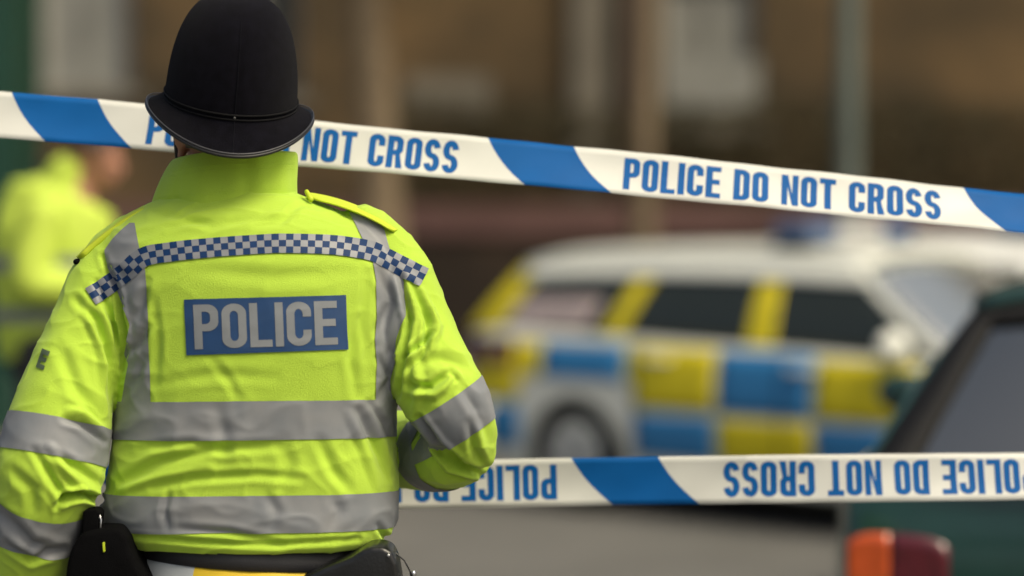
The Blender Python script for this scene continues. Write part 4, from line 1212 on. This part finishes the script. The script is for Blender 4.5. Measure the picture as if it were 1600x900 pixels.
    for sy in (-1, 1):
        for dx in c.gaps: patch('door_gap', dx-.006, dx+.006, .3, c.ztop(dx)-.05, M['car_dark'], sy, .0055, n=1, nz=10)
        for dx in c.handles:
            m_ = MB(); m_.box((dx, sy*(c.side(dx, .8)+.02), c.ztop(dx)-.12), (.18, .025, .03), 0, bev=.008); m_.build('door_handle', [c.handle_m], t)
        if not livery: patch('rub_strip', -c.L/2+.5, c.L/2-.5, .47, .51, c.trim_m, sy, .012, n=30, nz=2)
    if livery:
        livery(c, t, patch)
    # lamps and bumpers, plates
    for sy in (-1, 1):
        V = []
        # tail lamp wraps the rear corner
        for nm, pieces, end in (('tail_lamp', c.tail, -1), ('headlamp', c.headl, 1)):
            for (z0, z1, y0, y1, m) in pieces:
                V = []; nn = 8
                for i in range(nn+1):
                    yy = y0+(y1-y0)*i/nn
                    for k in range(7):
                        z = z0+(z1-.03*((1-i/nn if m is M['red_lens'] else i/nn)**4)-z0)*k/6
                        # walk in from the end until the car is wide enough
                        x = end*c.L/2
                        while c.side(x, z) < yy and abs(x) > c.L/2-.5: x -= end*.004
                        zt_x = x
                        while c.ztop(zt_x) < z and abs(zt_x) > c.L/2-.6: zt_x -= end*.004
                        x = zt_x if abs(zt_x) < abs(x) else x
                        V.append((x+end*.012, sy*(yy+.004), z))
                mesh_obj(nm, V, grid_faces(nn+1, 7), m, t).modifiers.new('s', 'SOLIDIFY').thickness = .006
    for end in (-1, 1):
        V = []
        for k, z in enumerate((.30, .34, .46, .54, .56)):
            for i in range(41):
                u = -1+2*i/40; yy = u*(c.W/2+.01); x = end*(c.L/2 + .06*(1-abs(u)**4) - .34*max(0, abs(u)-.90)/.10 - (0, .0, 0, .02, .08)[k]+.01); V.append((x, yy, z))
        bp = mesh_obj('bumper', V, grid_faces(5, 41), c.bump_m, t); bp.modifiers.new('s', 'SOLIDIFY').thickness = .02
    MB().box((-c.L/2-.065, 0, c.plate_z), (.012, .52, .11), 0, bev=.003).build('number_plate', [M['plate_y']], t, smooth=False)
    if bar:
        xb = c.barx; z = c.zr(xb)+.075
        lb = MB().box((xb, 0, z-.05), (.22, 1.15, .03), 0, bev=.01).build('light_bar', [M['car_dark']], t)
        for k, (yy, ww, m) in enumerate(((-.42, .30, M['blue_lens']), (-.13, .22, M['head_glass']), (.13, .22, M['head_glass']), (.42, .30, M['blue_lens']))):
            MB().box((xb, yy, z+.02), (.24, ww, .11), 0, bev=.03).build('lens', [m], lb)
    return t

M['police_paint'] = mat('police_silver_paint', (.74, .75, .69), .35, coat=.5, var=.03)
M['pale_panel'] = mat('pale_window_panel', (.42, .34, .34), .5, var=.15)  # pale pinkish colour of the panel added over the rear side glass
M['bat_yellow'] = mat('battenburg_yellow', (.70, .58, .015), .5, var=.05)
M['bat_blue'] = mat('battenburg_blue', (.025, .20, .46), .5, var=.05)
def battenburg(c, t, patch):
    for sy in (-1, 1):
        x = -c.L/2+.10; k = 0; wd = .60; rows_ = ((.60, .93), (.33, .57))
        while x < c.L/2-.5:
            for r, (z0, z1) in enumerate(rows_):
                x1 = min(x+wd-.02, c.L/2-.3)
                yellow = (k+r) % 2 == 0
                # keep clear of the wheel arches
                cells = [(x, x1)]
                for wx in c.wheels:
                    reach = c.wr+.09
                    if r == 1: cells = [p for a, b_ in cells for p in ([(a, min(b_, wx-reach))] if a < wx-reach else [])+([(max(a, wx+reach), b_)] if b_ > wx+reach else [])]
                for a, b_ in cells:
                    if b_-a < .06: continue
                    za = z0
                    if r == 0:
                        for wx in c.wheels:
                            e0, e1 = wx-c.wr-.09, wx+c.wr+.09
                            if a < e0 < b_ : patch('livery_square', a, e0, z0, min(z1, c.ztop(a)-.05), M['bat_yellow'] if yellow else M['bat_blue'], sy, .005); a = e0
                            if a < e1 < b_ : patch('livery_square', e1, b_, z0, min(z1, c.ztop(b_)-.05), M['bat_yellow'] if yellow else M['bat_blue'], sy, .005); b_ = e1
                    # clip the upper square over the arch
                    over = [wx for wx in c.wheels if a < wx+c.wr+.08 and b_ > wx-c.wr-.08]
                    if r == 0 and over: za = c.wr*2+.09
                    zt = min(z1, c.ztop((a+b_)/2)-.05)
                    if zt-za < .05: continue
                    patch('livery_square', a, b_, za, zt, M['bat_yellow'] if yellow else M['bat_blue'], sy, .005)
            x += wd; k += 1
est = Car(L=4.62, W=1.78, xa0=.98, xa1=.30, xd0=-2.16, xd1=-1.86, wroof=.62, wheels=(-1.36, 1.34), wr=.325, seats=(.25, -.75), gaps=(.95, -.02, -.95), handles=(.12, -.80),
          deck=[(-2.31, .62), (-2.29, .90), (-2.22, 1.00), (-1.9, 1.02), (.2, .965), (.98, .93), (1.6, .87), (2.05, .76), (2.24, .66), (2.31, .52)],
          zr=lambda x: 1.465-.05*((x+.6)/1.3)**2, trim_m=M['police_paint'], bump_m=M['police_paint'], handle_m=M['police_paint'],
          tail=[(.78, .94, .72, .86, M['red_lens'])], headl=[(.58, .70, .50, .84, M['head_glass'])], plate_z=.75, barx=-.15)
yaw = R(39); hx_, hy_ = math.cos(yaw), -math.sin(yaw)
RW = P(905, 0, 12.15)
cx_ = RW.x + hx_*1.36 + math.sin(yaw)*.84; cy_ = RW.y + hy_*1.36 + math.cos(yaw)*.84
bp_ = M['bat_yellow']
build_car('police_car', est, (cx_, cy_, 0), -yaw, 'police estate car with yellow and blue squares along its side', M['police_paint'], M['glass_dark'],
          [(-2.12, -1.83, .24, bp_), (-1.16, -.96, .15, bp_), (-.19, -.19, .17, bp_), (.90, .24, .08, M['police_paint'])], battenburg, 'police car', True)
M['white_paint'] = mat('white_paint', (.74, .75, .74), .3, coat=.6)
wc = Car(L=4.6, W=1.78, xa0=.98, xa1=.30, xd0=-2.16, xd1=-1.86, wroof=.62, wheels=(-1.36, 1.34), wr=.325, seats=(.25, -.75), gaps=(.95, -.02, -.95), handles=(.12, -.80),
         deck=est.deck, zr=lambda x: 1.50-.05*((x+.6)/1.3)**2, trim_m=M['police_paint'], bump_m=M['white_paint'], handle_m=M['white_paint'], tail=est.tail, headl=est.headl, plate_z=.75, barx=-.15)
build_car('police_car', wc, (3.5, 14.4, 0), R(-8), 'white police car parked beyond the bonnet of the patterned estate', M['white_paint'], M['glass_dark'],
          [(-2.12, -1.83, .3, M['white_paint']), (-1.12, -.92, .12, M['white_paint']), (-.12, -.12, .12, M['white_paint']), (.90, .24, .08, M['white_paint'])], None, 'police car', True)
M['green_paint'] = mat('dark_green_paint', (.006, .040, .034), .3, coat=.7, var=.1)
gc = Car(rnd=.08, L=4.1, W=1.76, xa0=.75, xa1=.15, xd0=-2.0, xd1=-1.28, wroof=.50, wheels=(-1.25, 1.25), wr=.30, seats=(.15, -.85), gaps=(.7, -.2), handles=(-.05,),
         deck=[(-2.05, .60), (-2.04, .82), (-2.00, .91), (-1.6, .93), (.75, .90), (1.5, .82), (1.9, .72), (2.05, .52)],
         zr=lambda x: 1.42-.05*((x+.6)/1.1)**2, trim_m=M['car_dark'], bump_m=M['car_dark'], handle_m=M['car_dark'],
         tail=[(.54, .768, .648, .765, M['orange_lens']), (.54, .768, .49, .646, M['red_lens'])], headl=[(.56, .68, .45, .78, M['head_glass'])], plate_z=.50, barx=0)
build_car('hatchback_car', gc, (2.27, 7.6, 0), R(72), 'dark green hatchback seen from its rear corner with orange and red tail lamp', M['green_paint'], M['glass_clear'],
          [(-1.96, -1.24, .13, M['green_paint']), (-.85, -.70, .08, M['green_paint']), (-.10, -.12, .08, M['car_dark']), (.68, .10, .06, M['green_paint'])], None, 'car', False)
